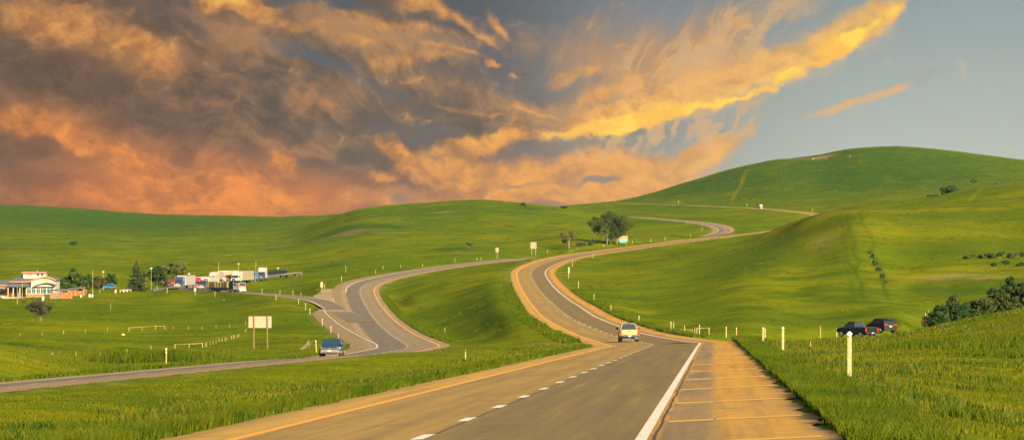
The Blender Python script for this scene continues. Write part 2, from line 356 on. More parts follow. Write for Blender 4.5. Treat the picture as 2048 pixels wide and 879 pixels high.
def patch_of(X, Y):
    d = Y/YS; px = HX + X*F0/d; c = np.zeros((len(X), 4)); c[:,3] = 1
    n = vnoise(X/9, Y/14, 31)*.6 + vnoise(X/3, Y/5, 32)*.4
    def spotg(cx, cd, rx, rl, ch, amp, th=.0):
        g = np.exp(-((px-cx)/rx)**2 - ((np.log(d)-math.log(cd))/rl)**2)*amp
        c[:,ch] = np.maximum(c[:,ch], np.clip(g*(.45+n*1.1)-th, 0, 1))
    for cx in (1560, 1600, 1640, 1700, 1760, 1830, 1900, 1990): spotg(cx, 695 if cx > 1610 else 800, 50, .025, 1, .55)
    spotg(1640, 600, 70, .10, 1, .25); spotg(1650, 590, 40, .05, 0, .6, .2); spotg(1735, 600, 40, .06, 1, .4); spotg(1780, 610, 90, .08, 1, .22); spotg(1950, 610, 110, .09, 1, .22)
    spotg(1840, 470, 45, .025, 1, .7); spotg(1900, 464, 90, .015, 0, .8, .1); spotg(1980, 458, 60, .012, 0, .7, .1); spotg(1960, 495, 120, .012, 1, .5)
    spotg(1940, 432, 90, .035, 2, 1.1); spotg(2020, 434, 60, .035, 2, 1.1); spotg(1850, 434, 40, .03, 2, .9)
    spotg(1645, 2790, 26, .016, 0, 1.6, .1); spotg(1600, 2800, 50, .012, 0, .8, .2); spotg(1500, 2820, 50, .008, 0, .6, .2)
    spotg(690, 1480, 100, .022, 0, .75, .2); spotg(690, 1490, 110, .035, 2, .9); spotg(560, 1560, 60, .012, 0, .6, .2); spotg(440, 1560, 70, .02, 0, .6, .25); spotg(620, 1590, 60, .02, 0, .5, .2)
    spotg(760, 1515, 60, .018, 2, 1.6); spotg(690, 1550, 90, .03, 2, 1.1); spotg(560, 1500, 60, .02, 2, .7); spotg(890, 1720, 40, .02, 0, 1.1, .2); spotg(885, 1760, 35, .02, 2, .9)
    spotg(1060, 1800, 40, .03, 2, .9); spotg(960, 1820, 60, .03, 2, .5); spotg(30, 1450, 40, .04, 0, .6, .25); spotg(55, 1400, 30, .02, 0, .5, .25)
    spotg(900, 1130, 60, .018, 2, 1.0); spotg(960, 1090, 60, .010, 2, .8); spotg(940, 1075, 70, .008, 0, .7, .15)
    spotg(1110, 250, 90, .08, 0, .5, .15)
    spotg(1500, 580, 90, .10, 2, .35); spotg(1440, 680, 90, .06, 2, .35); spotg(1400, 900, 70, .02, 1, .5)
    spotg(1930, 118, 70, .05, 2, .9); spotg(1980, 93, 90, .02, 2, 1.3); spotg(2000, 140, 60, .07, 0, .3, .1); spotg(50, 300, 150, .05, 2, 1.0); spotg(60, 352, 150, .03, 2, 1.0); spotg(220, 350, 130, .025, 2, .9); spotg(180, 262, 120, .02, 2, .6); spotg(10, 172, 90, .09, 1, .30); spotg(380, 325, 110, .03, 2, .5)  # the bloom patch here paints the mound's sun-facing side brighter
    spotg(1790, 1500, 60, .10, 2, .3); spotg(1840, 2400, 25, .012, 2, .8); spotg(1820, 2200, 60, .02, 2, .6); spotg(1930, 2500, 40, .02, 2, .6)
    for cx, cd, rx, rl, am in ((1750,2500,400,.22,1.0),(1450,2550,200,.14,.9),(200,2900,460,.32,1.1),(520,2500,160,.2,.5),(860,1780,260,.12,.6),(1350,2000,200,.12,.5),(1300,1580,160,.06,.5),(60,1700,260,.12,.4),(1950,1250,120,.06,.25),(1850,660,220,.05,.3),(1920,560,160,.05,.35)): spotg(cx, cd, rx, rl, 2, am)  # dark bluish green puts distance haze into the far hills' colour
    spotg(340, 1180, 200, .02, 2, .35); spotg(560, 960, 80, .015, 2, .6); spotg(640, 1000, 60, .012, 2, .7)
    for cx, cd, k in ((1694, 540, 0), (1716, 560, 1), (1680, 600, 2)):            # old ruts running down the hillside
        cxx = cx + (690-d)*(.22 if k == 1 else .10) + (vnoise(d/30.0, d*0+k, 41)-.5)*14; g = np.exp(-((px-cxx)/5.5)**2)*((d > 400) & (d < 690))
        c[:,2] = np.maximum(c[:,2], g*np.clip(.55+n*.8, 0, 1)*(.8 if k < 2 else .45))
    g = np.exp(-((px-(1480+(2450-d)*-.06))/4)**2)*((d > 2150) & (d < 2750)); c[:,1] = np.maximum(c[:,1], g*.5)
    g = np.exp(-((px-(1990-(1290-d)*.22))/4)**2)*((d > 1050) & (d < 1290)); c[:,1] = np.maximum(c[:,1], g*.6)
    # trodden, drier strip next to the pavement
    for rd in (R, L):
        f = lambda q: np.interp(d, rd.d, q); off = (X-f(rd.X))*f(rd.c); e = np.maximum(off-f(rd.right), f(rd.left)-off)
        g = np.where((d > rd.d[0]) & (d < rd.d[-1]), np.exp(-(e/1.0)**2), 0)*.35; c[:,0] = np.maximum(c[:,0], g)
    return np.clip(c, 0, 1)
def set_patch(me, co):
    at = me.color_attributes.new('patch', 'FLOAT_COLOR', 'POINT')
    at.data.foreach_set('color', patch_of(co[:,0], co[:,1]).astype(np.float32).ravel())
def build_ground():
    ld = [8.0]
    while ld[-1] < 4400: ld.append(ld[-1] + max(.10, ld[-1]*(.0042 if ld[-1] < 1900 else .009)))
    d = np.array(ld)
    cols = np.concatenate([np.linspace(-2600, -260, 60)[:-1], np.linspace(-260, 2308, 700), np.linspace(2308, 4700, 60)[1:]])
    dd, pp = np.meshgrid(d, cols, indexing='ij')
    X = X_of(pp, dd); Y = dd*YS; Z = ground(X.ravel(), Y.ravel()).reshape(X.shape)
    co = np.stack([X, Y, Z], -1).reshape(-1, 3)
    nr, nc = X.shape; idx = np.arange(nr*nc).reshape(nr, nc)
    q = np.stack([idx[:-1,:-1], idx[:-1,1:], idx[1:,1:], idx[1:,:-1]], -1).reshape(-1, 4)
    me = np_mesh('ground', co, q.ravel(), np.full(len(q), 4), True)
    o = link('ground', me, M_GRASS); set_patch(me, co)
    tag(o, kind='structure'); return o
GROUND = build_ground()

# ------------------------------------------------------------------ pavements
def road_mat(name, right_lane, left_lane, shoulder_r, shoulder_l, jitter, grey=False, lane=3.66, fade=False):
    m, t, b = new_mat(name)
    uv = t.new('ShaderNodeUVMap', uv_map='UVMap').outputs[0]
    s = t.sep(uv); off, ln = s[0], s[1]                                        # metres across, metres along
    v = t.vec(off, t.mul(ln, .12)); n1 = t.noise(v, 1.3, 5, .6); n2 = t.noise(t.vec(off, ln), 3.0, 4, .7); n3 = t.noise(t.vec(t.mul(off, .25), t.mul(ln, .05)), 1.0, 4, .6)
    o2 = t.add(off, t.mul(t.sub(n1, .5), jitter))
    c = t.mix(t.rng(o2, -.35, .35), left_lane, right_lane)
    c = t.mix(t.rng(o2, lane-.1, lane+.3), c, shoulder_r)
    if grey: c = t.mix(t.mul(t.mul(t.rng(o2, 3.9, 4.0), t.rng(o2, 5.0, 4.6)), t.rng(n3, .25, .6, .45, .95)), c, (.15, .105, .05))
    if grey: c = t.mix(t.mul(t.rng(n3, .35, .7), .5), c, t.mix(t.rng(o2, 4.2, 5.2), c, (.36, .22, .05)))
    c = t.mix(t.rng(o2, -lane+.16, -lane-.24), c, shoulder_l)
    if fade: c = t.mix(t.rng(t.add(ln, t.mul(t.sub(n1, .5), 60)), 110, 20), c, shoulder_l)
    # wheel paths, darker, and a paler crown between
    wp = None
    for x in (-2.7, -1.0, .95, 2.75):
        g = t.rng(t.math('ABSOLUTE', t.sub(off, x)), .05, .6, 1, 0); wp = g if wp is None else t.add(wp, g)
    c = t.mix(t.mul(wp, t.rng(n1, .2, .8, .05, .30)), c, (.06, .045, .030))
    c = t.mix(t.mul(t.rng(n3, .45, .75), .30), c, (.075, .058, .04))
    c = t.mix(t.mul(t.rng(n2, .5, .8), .25), c, (.36, .21, .04))
    c = t.mix(t.rng(n2, .72, .80, 0, .35), c, (.04, .03, .02))
    # transverse joints and sealed cracks
    fr = t.math('FRACT', t.mul(t.add(ln, t.mul(n1, .5)), 1/6.1)); jn = t.rng(t.math('ABSOLUTE', t.sub(fr, .5)), .008, .014, 1, 0)
    c = t.mix(t.mul(jn, t.mul(t.rng(n2, .35, .6), .22)), c, (.05, .04, .03))
    # long faint streaks of rubber and dust, mottled patches, hairline cracks
    n4 = t.noise(t.vec(t.mul(off, 2.6), t.mul(ln, .035)), 1.0, 5, .6); c = t.mix(t.rng(n4, .42, .72, 0, .42), c, (.058, .044, .022)); c = t.mix(t.rng(n4, .44, .24, 0, .38), c, (.32, .19, .04))
    n5 = t.noise(t.vec(t.mul(off, .5), t.mul(ln, .5)), 1.0, 4, .6); c = t.mix(t.rng(n5, .56, .70, 0, .30), c, (.09, .066, .032))
    n6 = t.noise(t.vec(t.mul(off, .9), t.mul(ln, .45)), .8, 6, .7, 1.2); c = t.mix(t.mul(t.rng(t.math('ABSOLUTE', t.sub(n6, .5)), .012, .004), .35), c, (.03, .022, .014))
    ed = t.add(t.rng(t.add(off, t.mul(t.sub(n2, .5), .9)), 5.7, 6.4), t.rng(t.add(off, t.mul(t.sub(n2, .5), .9)), -4.7, -5.3)); c = t.mix(t.mul(ed, .55), c, (.13, .088, .03))
    t.put(b.inputs['Base Color'], c); b.inputs['Specular IOR Level'].default_value = .2
    t.put(b.inputs['Roughness'], t.rng(n2, .2, .8, .75, .95))
    bp = t.new('ShaderNodeBump'); bp.inputs['Strength'].default_value = .25; bp.inputs['Distance'].default_value = .02
    t.put(bp.inputs['Height'], n2); t.put(b.inputs['Normal'], bp.outputs[0])
    return m
M_RR = road_mat('pavement_right', (.126, .086, .026), (.226, .140, .030), (.36, .172, .008), (.32, .184, .030), .5, True)
M_RL = road_mat('pavement_left', (.185, .134, .074), (.110, .088, .064), (.215, .146, .072), (.225, .155, .080), .5)
M_RP = road_mat('pavement_ramp', (.115, .092, .066), (.115, .092, .066), (.22, .150, .076), (.22, .150, .076), .4, False, 2.35)
def ribbon_stations(rd, d0, d1):
    out = [d0]
    while out[-1] < d1: out.append(out[-1]+max(.35, out[-1]*.0045))
    out[-1] = d1; return np.array(out)
def ribbon(name, rd, offs, d, dz, mat, wob=None):
    """a strip along a road: offs are metres across"""
    rows = [rd.at(d, np.full(len(d), o) if np.isscalar(o) else o, dz) for o in offs]
    co = np.stack(rows, 1); n, k = co.shape[:2]
    idx = np.arange(n*k).reshape(n, k)
    q = np.stack([idx[:-1,:-1], idx[:-1,1:], idx[1:,1:], idx[1:,:-1]], -1).reshape(-1, 4)
    me = np_mesh(name, co.reshape(-1, 3), q.ravel(), np.full(len(q), 4), True)
    uvl = me.uv_layers.new(name='UVMap')
    ln = np.interp(d, rd.d, rd.len)
    U = np.stack([np.broadcast_to(o, d.shape) for o in offs], 1); V = np.repeat(ln[:,None], k, 1)
    uv = np.stack([U, V], -1).reshape(-1, 2)[q.ravel()]
    uvl.data.foreach_set('uv', uv.astype(np.float32).ravel())
    return tag(link(name, me, mat), kind='structure')
def edge_wob(d, rd, seed, a=.16):
    ln = np.interp(d, rd.d, rd.len); return (vnoise(ln/3.0, ln*0+seed, seed)-.5)*2*a + (vnoise(ln/.8, ln*0, seed+3)-.5)*a
def verge(name, rd, d, side):
    e = np.interp(d, rd.d, rd.right if side > 0 else rd.left)
    a = rd.at(d, e - side*.12); a[:,2] -= .03
    b = rd.at(d, e + side*(.55+edge_wob(d, rd, 9, .25))); b[:,2] -= .045 - (vnoise(d*YS/2.0, d*0, 5))*.07
    c = rd.at(d, e + side*2.6); c[:,2] = ground(c[:,0], c[:,1]) - .12
    co = np.stack([a, b, c], 1); n, k = co.shape[:2]; idx = np.arange(n*k).reshape(n, k)
    q = np.stack([idx[:-1,:-1], idx[:-1,1:], idx[1:,1:], idx[1:,:-1]], -1).reshape(-1, 4)
    if side < 0: q = q[:, ::-1]
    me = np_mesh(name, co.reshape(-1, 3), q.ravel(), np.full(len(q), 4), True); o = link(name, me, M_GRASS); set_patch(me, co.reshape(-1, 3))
    return tag(o, kind='structure')
dR = ribbon_stations(R, 9, 2290); dL = ribbon_stations(L, 46, 1745); dP = ribbon_stations(P, 474, 821); dX = ribbon_stations(XR, 212, 317)
eR = 6.4 + edge_wob(dR, R, 2, .17); eRl = -5.3 + edge_wob(dR, R, 4, .15)
ribbon('road_right_carriageway', R, [eRl, -3.66, -1.8, 0, 1.8, 3.66, eR], dR, 0, M_RR)
ribbon('road_left_carriageway', L, [np.interp(dL, L.d, L.left)+edge_wob(dL, L, 6, .1), -3.66, 0, 3.66, 5.0+edge_wob(dL, L, 7, .1)], dL, 0, M_RL)
ribbon('ramp_road', P, [-np.interp(dP, [475, 560, 600], [2.2, 2.5, 3.6]), 0, np.interp(dP, [475, 590, 630], [2.2, 2.3, 3.6])], dP, .035, M_RP)
def gore_patch():
    ds = np.linspace(548, 676, 60); lf = np.interp(ds, L.d, L.left)+.25; A = L.at(ds, lf, .012); Pr = P.at(ds, np.interp(ds, [548, 590, 630], [2.3, 2.4, 3.4]), .028); k = np.linspace(0, 1, 6)
    op = (Pr[:,0]-A[:,0])*np.interp(ds, L.d, L.c); lim = np.minimum(-.05, -5.2*(1-sstep(632, 674, ds))); ob = np.maximum(op, lim)        # width of paved nose left of the carriageway
    B = L.at(ds, lf+ob, .0); B[:,2] = A[:,2]+(Pr[:,2]-A[:,2])*np.clip(ob/np.minimum(op, -.05), 0, 1)
    co = (A[:,None]*(1-k)[None,:,None]+B[:,None]*k[None,:,None]); n = len(ds); idx = np.arange(n*6).reshape(n, 6); co[:,:,2] = np.maximum(co[:,:,2], ground(co[:,:,0], co[:,:,1], False)+.10)
    q = np.stack([idx[:-1,:-1], idx[1:,:-1], idx[1:,1:], idx[:-1,1:]], -1).reshape(-1, 4); me = np_mesh('gore_pavement', co.reshape(-1, 3), q.ravel(), np.full(len(q), 4), True)
    tag(link('gore_pavement', me, paint('gore_concrete', (.185, .124, .056), .9, var=.22, scale=.5)), kind='structure')
gore_patch()
ribbon('exit_road', XR, [-3.2, 0, 3.2], dX, .02, M_RP)
verge('verge_right_carriageway', R, dR[1:-1], -1); verge('verge_right_carriageway', R, dR[(dR > 9.5) & (dR < 208)], 1); verge('verge_right_carriageway', R, dR[(dR > 250) & (dR < 2280)], 1)
verge('verge_left_carriageway', L, dL[1:-1], 1); verge('verge_left_carriageway', L, dL[(dL > 46) & (dL < 548)], -1); verge('verge_left_carriageway', L, dL[(dL > 664) & (dL < 1740)], -1)
for s in (-1, 1): verge('verge_ramp', P, ribbon_stations(P, 618 if s > 0 else 560, 815), s)
# painted lines
def line_mat(name, col, wear):
    m, t, b = new_mat(name)
    p = t.new('ShaderNodeNewGeometry').outputs['Position']; n = t.noise(t.scale3(p, 1, .4, 1), 3.0, 5, .7)
    t.put(b.inputs['Base Color'], t.mix(t.rng(n, .52, .75, 0, wear), col, (.14, .11, .07))); b.inputs['Roughness'].default_value = .6
    return m
M_WHITE = line_mat('paint_white', (.47, .43, .35), .9); M_YEL = line_mat('paint_yellow', (.55, .22, .012), .55); M_TAR = paint('tar_seal', (.03, .022, .015), .6)
M_JOINT = line_mat('shoulder_joint_paint', (.42, .225, .016), .75)
def sub(ds, a, b): return ds[(ds >= a) & (ds <= b)]
ribbon('edge_line_white', R, [3.61, 3.79], dR, .005, M_WHITE); ribbon('edge_line_yellow', R, [-3.78, -3.55], dR, .005, M_YEL)
_o = np.interp(dL, [320, 400, 470, 540, 575, 590], [-3.66, -5.4, -7.6, -9.6, -10.0, -10.6])
_k = dL <= 556; ribbon('edge_line_white', L, [_o[_k]-.1, _o[_k]+.1], dL[_k], .05, M_WHITE); ribbon('edge_line_white', L, [-3.76, -3.56], sub(dL, 640, 1745), .012, M_WHITE)
ribbon('edge_line_yellow', L, [3.55, 3.79], dL, .012, M_YEL)
ribbon('edge_line_white', P, [-2.5, -2.3], sub(dP, 562, 800), .05, M_WHITE); ribbon('edge_line_white', P, [2.3, 2.5], sub(dP, 592, 730), .05, M_WHITE)
def tarline(rd, off, d0, d1, w):
    ds = ribbon_stations(rd, d0, d1); j = (vnoise(ds*YS/2.5, ds*0, 77)-.5)*.03
    ribbon('tar_seam', rd, [off+j-w/2, off+j+w/2], ds, .0035, M_TAR)
tarline(R, .10, 30, 130, .05); tarline(R, 3.89, 26, 110, .05)
def dashes(name, rd, off, w, l0, l1, step, ln, dz):
    vs = []; fs = []
    l = l0
    while l < l1:
        ll = np.linspace(l, l+ln, 4); dd = rd.d_of_len(ll); A = rd.at(dd, off-w/2, dz); B = rd.at(dd, off+w/2, dz); n = len(vs)
        for a, b in zip(A, B): vs += [tuple(a), tuple(b)]
        fs += [(n+2*i, n+2*i+1, n+2*i+3, n+2*i+2) for i in range(3)]
        l += step
    me = bpy.data.meshes.new(name); me.from_pydata(vs, [], fs); me.update()
    return tag(link(name, me, M_WHITE), kind='structure')
# first visible dash begins 64.2 m out
lenR = lambda dd: float(np.interp(dd, R.d, R.len))
dashes('lane_dashes', R, 0, .22, lenR(40.0)-11.7*4, R.len[-1], 11.7, 3.05, .006)
dashes('lane_dashes', L, 0, .26, 5, L.len[-1], 11.7, 3.05, .012)
dashes('gore_dashes', P, 2.4, .2, float(np.interp(520, P.d, P.len)), float(np.interp(590, P.d, P.len)), 5, 1.2, .05)
# bright transverse bars across the near shoulder
vs = []; fs = []
for i, dd in enumerate((34.5, 42.2, 51.5, 61.8, 72, 83.5, 96, 109, 123)):
    for o0, o1, dw in ((3.98, 4.75, .0), (4.80, 6.25, .05)):
        if i > 6 and o0 < 4.5: continue
        A = R.at(np.array([dd, dd+.6*(dd/42)**1.25]), o0, .004); B = R.at(np.array([dd, dd+.6*(dd/42)**1.25]), o1, .004); n = len(vs)
        A[:,1] += dw; B[:,1] += dw
        vs += [tuple(A[0]), tuple(B[0]), tuple(B[1]), tuple(A[1])]; fs.append((n, n+1, n+2, n+3))
me = bpy.data.meshes.new('shoulder_bars'); me.from_pydata(vs, [], fs); tag(link('shoulder_bars', me, M_JOINT), kind='structure')
# truck parking pad of the rest area, laid over the land
def pad(name, px0, px1, dfun, half, mat, dz=.07):
    ps = np.linspace(px0, px1, 70); k = np.linspace(-1, 1, 9); co = []
    for p in ps:
        for q in k:
            dd = dfun(p)+half*q; x = X_of(p, dd); co.append((x, dd*YS, 0))
    co = np.array(co); co[:,2] = ground(co[:,0], co[:,1], False)+dz+.1
    idx = np.arange(len(co)).reshape(len(ps), len(k)); q = np.stack([idx[:-1,:-1], idx[1:,:-1], idx[1:,1:], idx[:-1,1:]], -1).reshape(-1, 4)
    me = np_mesh(name, co, q.ravel(), np.full(len(q), 4), True)
    uvl = me.uv_layers.new(name='UVMap'); uvl.data.foreach_set('uv', (co[:, :2][q.ravel()]*.3).astype(np.float32).ravel())
    return tag(link(name, me, mat), kind='structure')
M_LOT = paint('lot_asphalt', (.11, .085, .07), .85, var=.3, scale=.4)
LOT_D = lambda p: 800 + (p-325)*.34
pad('parking_lot', 306, 604, LOT_D, 24, M_LOT)
# ------------------------------------------------------------------ grass blades near the camera (uncountable: one object)
def blade_mat(name, a, bcol, tip):
    m, t, b = new_mat(name)
    pos = t.new('ShaderNodeNewGeometry').outputs['Position']
    n = t.noise(t.scale3(pos, 1, .5, 1), .25, 4, .6); f = t.noise(pos, 9.0, 3, .6)
    c = t.mix(t.rng(n, .35, .68), a, bcol); c = t.mix(t.mul(t.rng(f, .5, .72), .7), c, tip)
    t.put(b.inputs['Base Color'], c); b.inputs['Roughness'].default_value = .6; b.inputs['Specular IOR Level'].default_value = .08
    tr = t.new('ShaderNodeBsdfTranslucent'); t.put(tr.inputs[0], c); mx = t.new('ShaderNodeMixShader'); mx.inputs[0].default_value = .3
    t.l.new(b.outputs[0], mx.inputs[1]); t.l.new(tr.outputs[0], mx.inputs[2]); t.l.new(mx.outputs[0], t.n['Material Output'].inputs[0])
    return m
M_BLADE = blade_mat('grass_blades', (.034, .054, .0006), (.080, .084, .0008), (.135, .120, .002))
M_BLADE_TALL = blade_mat('grass_blades_tall', (.027, .050, .0012), (.052, .070, .0014), (.105, .105, .003))
def blades(name, x, y, h, wdt, mat, lean=.35, dz=0.0, z=None):
    n = len(x); z = ground(x, y) if z is None else z; z = z + dz
    a = RS.rand(n)*2*PI; fx, fy = np.cos(a), np.sin(a); b = RS.rand(n)*2*PI; l = lean*h*(.3+RS.rand(n))
    lx, ly = np.cos(b)*l, np.sin(b)*l
    p0 = np.stack([x-fx*wdt, y-fy*wdt, z-.03], -1); p1 = np.stack([x+fx*wdt, y+fy*wdt, z-.03], -1)
    m0 = np.stack([x-fx*wdt*.75+lx*.35, y-fy*wdt*.75+ly*.35, z+h*.58], -1); m1 = np.stack([x+fx*wdt*.75+lx*.35, y+fy*wdt*.75+ly*.35, z+h*.58], -1)
    tp = np.stack([x+lx, y+ly, z+h], -1)
    co = np.stack([p0, p1, m1, m0, tp], 1).reshape(-1, 3); k = np.arange(n)*5
    fl = np.stack([k, k+1, k+2, k+3, k+3, k+2, k+4], -1).ravel(); lt = np.tile([4, 3], n)
    me = np_mesh(name, co, fl, lt, False); return tag(link(name, me, mat), kind='stuff')
def road_off(rd, x, y):
    d = y/YS; f = lambda q: np.interp(d, rd.d, q); return (x-f(rd.X))*f(rd.c), f
def scatter(n, d0, d1, px0, px1, pw=1.0):
    """points spread evenly over the ground of a wedge"""
    d = np.sqrt(RS.rand(n)*(d1**2-d0**2)+d0**2); px = px0+RS.rand(n)*(px1-px0); return X_of(px, d), d*YS
def clear_of_roads(x, y, m=.12):
    ok = np.ones(len(x), bool)
    for rd in ROADS:
        o, f = road_off(rd, x, y); d = y/YS; e = np.maximum(o-f(rd.right), f(rd.left)-o); ok &= (e > m) | (d < rd.d[0]) | (d > rd.d[-1])
    return ok
def meadow(n, d0, d1, px0, px1, h, w, mat, name='grass'):
    x, y = scatter(n, d0, d1, px0, px1); k = clear_of_roads(x, y, .25); x, y = x[k], y[k]
    c = vnoise(x/2.2, y/3.5, 51)*.6+vnoise(x/.7, y/1.0, 52)*.4; k = RS.rand(len(x)) < .25+c*1.1; x, y, c = x[k], y[k], c[k]
    o, f = road_off(L, x, y); e = o-5.0; g = np.where((e > 0) & (y/YS > 46) & (y/YS < 420), np.clip(e/9, .2, 1), 1)
    return blades(name, x, y, g*h*(.12+c*1.35)*(.7+RS.rand(len(x))*.6), w*(.6+RS.rand(len(x))*.8), mat)
meadow(230000, 37, 75, -40, 2140, .092, .008, M_BLADE)
meadow(170000, 75, 140, -60, 2110, .10, .013, M_BLADE)
meadow(110000, 140, 290, -40, 2090, .12, .022, M_BLADE)
def tussocks(n, d0, d1, px0, px1, h, w, thr):
    x, y = scatter(n, d0, d1, px0, px1); k = clear_of_roads(x, y, 1.0); x, y = x[k], y[k]
    c = vnoise(x/16, y/30, 71)*.5+vnoise(x/4, y/7, 72)*.5; k = c+RS.rand(len(c))*.25 > thr; x, y = x[k], y[k]; m = 5
    x = np.repeat(x, m)+RS.randn(len(x)*m)*w*3; y = np.repeat(y, m)+RS.randn(len(y)*m)*w*3
    blades('grass', x, y, h*(.4+RS.rand(len(x))*.9), np.full(len(x), w), M_BLADE_TALL, .6)
tussocks(26000, 220, 480, -40, 2090, .22, .045, .80); tussocks(26000, 480, 1000, -40, 2090, .34, .09, .82); tussocks(16000, 1000, 2200, -40, 2090, .6, .2, .84); tussocks(14000, 2000, 3100, 1200, 2090, .8, .3, .84)
def fringe(rd, side, d0, d1, n, wid, h, w, off0=.10, name='grass'):
    l = np.interp([d0, d1], rd.d, rd.len); ll = l[0]+RS.rand(n)*(l[1]-l[0]); d = rd.d_of_len(ll)
    e = off0+np.abs(RS.rand(n)**1.6)*wid; b = np.interp(d, rd.d, rd.right if side > 0 else rd.left); q = rd.at(d, b+side*e); x, y = q[:,0], q[:,1]
    c = vnoise(ll/1.6, e/.8, 61)*.65+vnoise(ll/.5, e/.4, 62)*.35; k = (RS.rand(n) < .15+c*1.25) & clear_of_roads(x, y, .05)
    x, y, c, e = x[k], y[k], c[k], e[k]
    z = np.maximum(ground(x, y), q[k][:,2]-.10*np.minimum(e, 1))
    return blades(name, x, y, h*(.3+c*1.1)*(.7+RS.rand(len(x))*.6), w*(.6+RS.rand(len(x))*.8), M_BLADE_TALL, .45, 0, z)
fringe(R, 1, 32, 75, 60000, 1.5, .23, .008); fringe(R, 1, 75, 150, 50000, 1.6, .24, .013); fringe(R, 1, 150, 212, 20000, 1.8, .38, .025)
fringe(R, -1, 34, 90, 60000, 1.5, .27, .009); fringe(R, -1, 90, 225, 60000, 1.4, .28, .018)
fringe(R, 1, 262, 520, 20000, 1.4, .42, .04); fringe(L, -1, 110, 320, 30000, 1.2, .3, .03); fringe(L, 1, 80, 330, 20000, .8, .05, .02); fringe(R, -1, 260, 560, 16000, 2.0, .4, .06); fringe(L, 1, 330, 640, 12000, 2.0, .4, .06)
def clump(px, py, d0, d1, n, rx, ry, h, w):
    p, d = spot(px, py, d0, d1); x = p.x+RS.randn(n)*rx; y = p.y+RS.randn(n)*ry; k = clear_of_roads(x, y, .3)
    blades('grass', x[k], y[k], h*(.4+RS.rand(k.sum())*.8), np.full(k.sum(), w), M_BLADE_TALL, .5)
clump(1955, 842, 40, 80, 2000, .25, .9, .22, .010); clump(290, 722, 160, 330, 4000, 2.2, 3, 1.0, .03); clump(1920, 690, 90, 200, 4000, 1.6, 5, .4, .02); clump(1560+70, 800, 40, 90, 700, .3, .8, .25, .010); clump(2030, 715, 70, 130, 1500, 1.2, .8, .3, .015)
clump(1840, 800, 40, 90, 900, .25, .6, .2, .010); clump(430, 828, 50, 90, 1500, .5, 1.0, .25, .012); clump(350, 716, 180, 330, 1800, 2.0, 2.5, .7, .05)

M_STRAW = blade_mat('dry_stalks', (.13, .095, .020), (.17, .125, .030), (.22, .17, .05)); M_WEED = blade_mat('broad_weeds', (.014, .036, .003), (.022, .048, .004), (.045, .070, .006))
def strewn(n, d0, d1, h, w, mat, thr, lean):
    x, y = scatter(n, d0, d1, -40, 2110); k = clear_of_roads(x, y, .2); x, y = x[k], y[k]; c = vnoise(x/3.0, y/5.0, 81)*.6+vnoise(x/1.1, y/1.5, 82)*.4; k = c > thr; x, y = x[k], y[k]
    o, f = road_off(L, x, y); k = ~((o > 5) & (o < 14) & (y/YS > 46)); x, y = x[k], y[k]; blades('grass', x, y, h*(.5+RS.rand(len(x))*.9), w*(.6+RS.rand(len(x))*.8), mat, lean)
strewn(22000, 37, 120, .22, .004, M_STRAW, .60, .35); strewn(18000, 120, 290, .22, .010, M_STRAW, .64, .35); strewn(40000, 37, 120, .20, .020, M_WEED, .58, .7); strewn(26000, 120, 290, .20, .03, M_WEED, .64, .7)
# ------------------------------------------------------------------ trees and shrubs
def leaf_mat(name, a, b_, hi, trans=.25):
    m, t, b = new_mat(name)
    pos = t.new('ShaderNodeNewGeometry').outputs['Position']; n = t.noise(pos, .9, 3, .6); f = t.noise(pos, 4.0, 3, .7)
    c = t.mix(t.rng(n, .35, .65), a, b_); c = t.mix(t.mul(t.rng(f, .5, .7), .6), c, hi)
    t.put(b.inputs['Base Color'], c); b.inputs['Roughness'].default_value = .65; b.inputs['Specular IOR Level'].default_value = .2
    tr = t.new('ShaderNodeBsdfTranslucent'); t.put(tr.inputs[0], c); mx = t.new('ShaderNodeMixShader'); mx.inputs[0].default_value = trans
    t.l.new(b.outputs[0], mx.inputs[1]); t.l.new(tr.outputs[0], mx.inputs[2]); t.l.new(mx.outputs[0], t.n['Material Output'].inputs[0])
    return m
M_LEAF = leaf_mat('leaves_green', (.022, .050, .007), (.036, .070, .010), (.070, .10, .014)); M_LEAF_D = leaf_mat('leaves_dark', (.012, .032, .008), (.022, .048, .010), (.040, .066, .012))
M_LEAF_Y = leaf_mat('leaves_olive', (.050, .064, .014), (.075, .085, .02), (.12, .11, .03)); M_LEAF_B = leaf_mat('twigs_brown', (.034, .038, .014), (.052, .050, .020), (.08, .070, .028))
M_LEAF_O = leaf_mat('leaves_thicket', (.022, .036, .006), (.036, .050, .009), (.066, .074, .015)); M_NEEDLE = leaf_mat('needles', (.016, .030, .010), (.030, .044, .014), (.060, .064, .022), .1); M_BARK = paint('bark', (.13, .10, .07), .9, var=.35, scale=3)
def leaf_mesh(name, P, size, parent, mat, up=.2):
    n = len(P); a = RS.randn(n, 3); a[:,2] += up; a /= np.linalg.norm(a, axis=1)[:,None]; r = RS.randn(n, 3); u = np.cross(a, r); u /= np.linalg.norm(u, axis=1)[:,None]; v = np.cross(a, u)
    s = (size*(.6+RS.rand(n)*.8))[:,None]
    co = np.stack([P-u*s, P-v*s*.55, P+u*s, P+v*s*.55], 1).reshape(-1, 3); k = np.arange(n*4)
    return link(name, np_mesh(name, co, k, np.full(n, 4)), mat, parent)
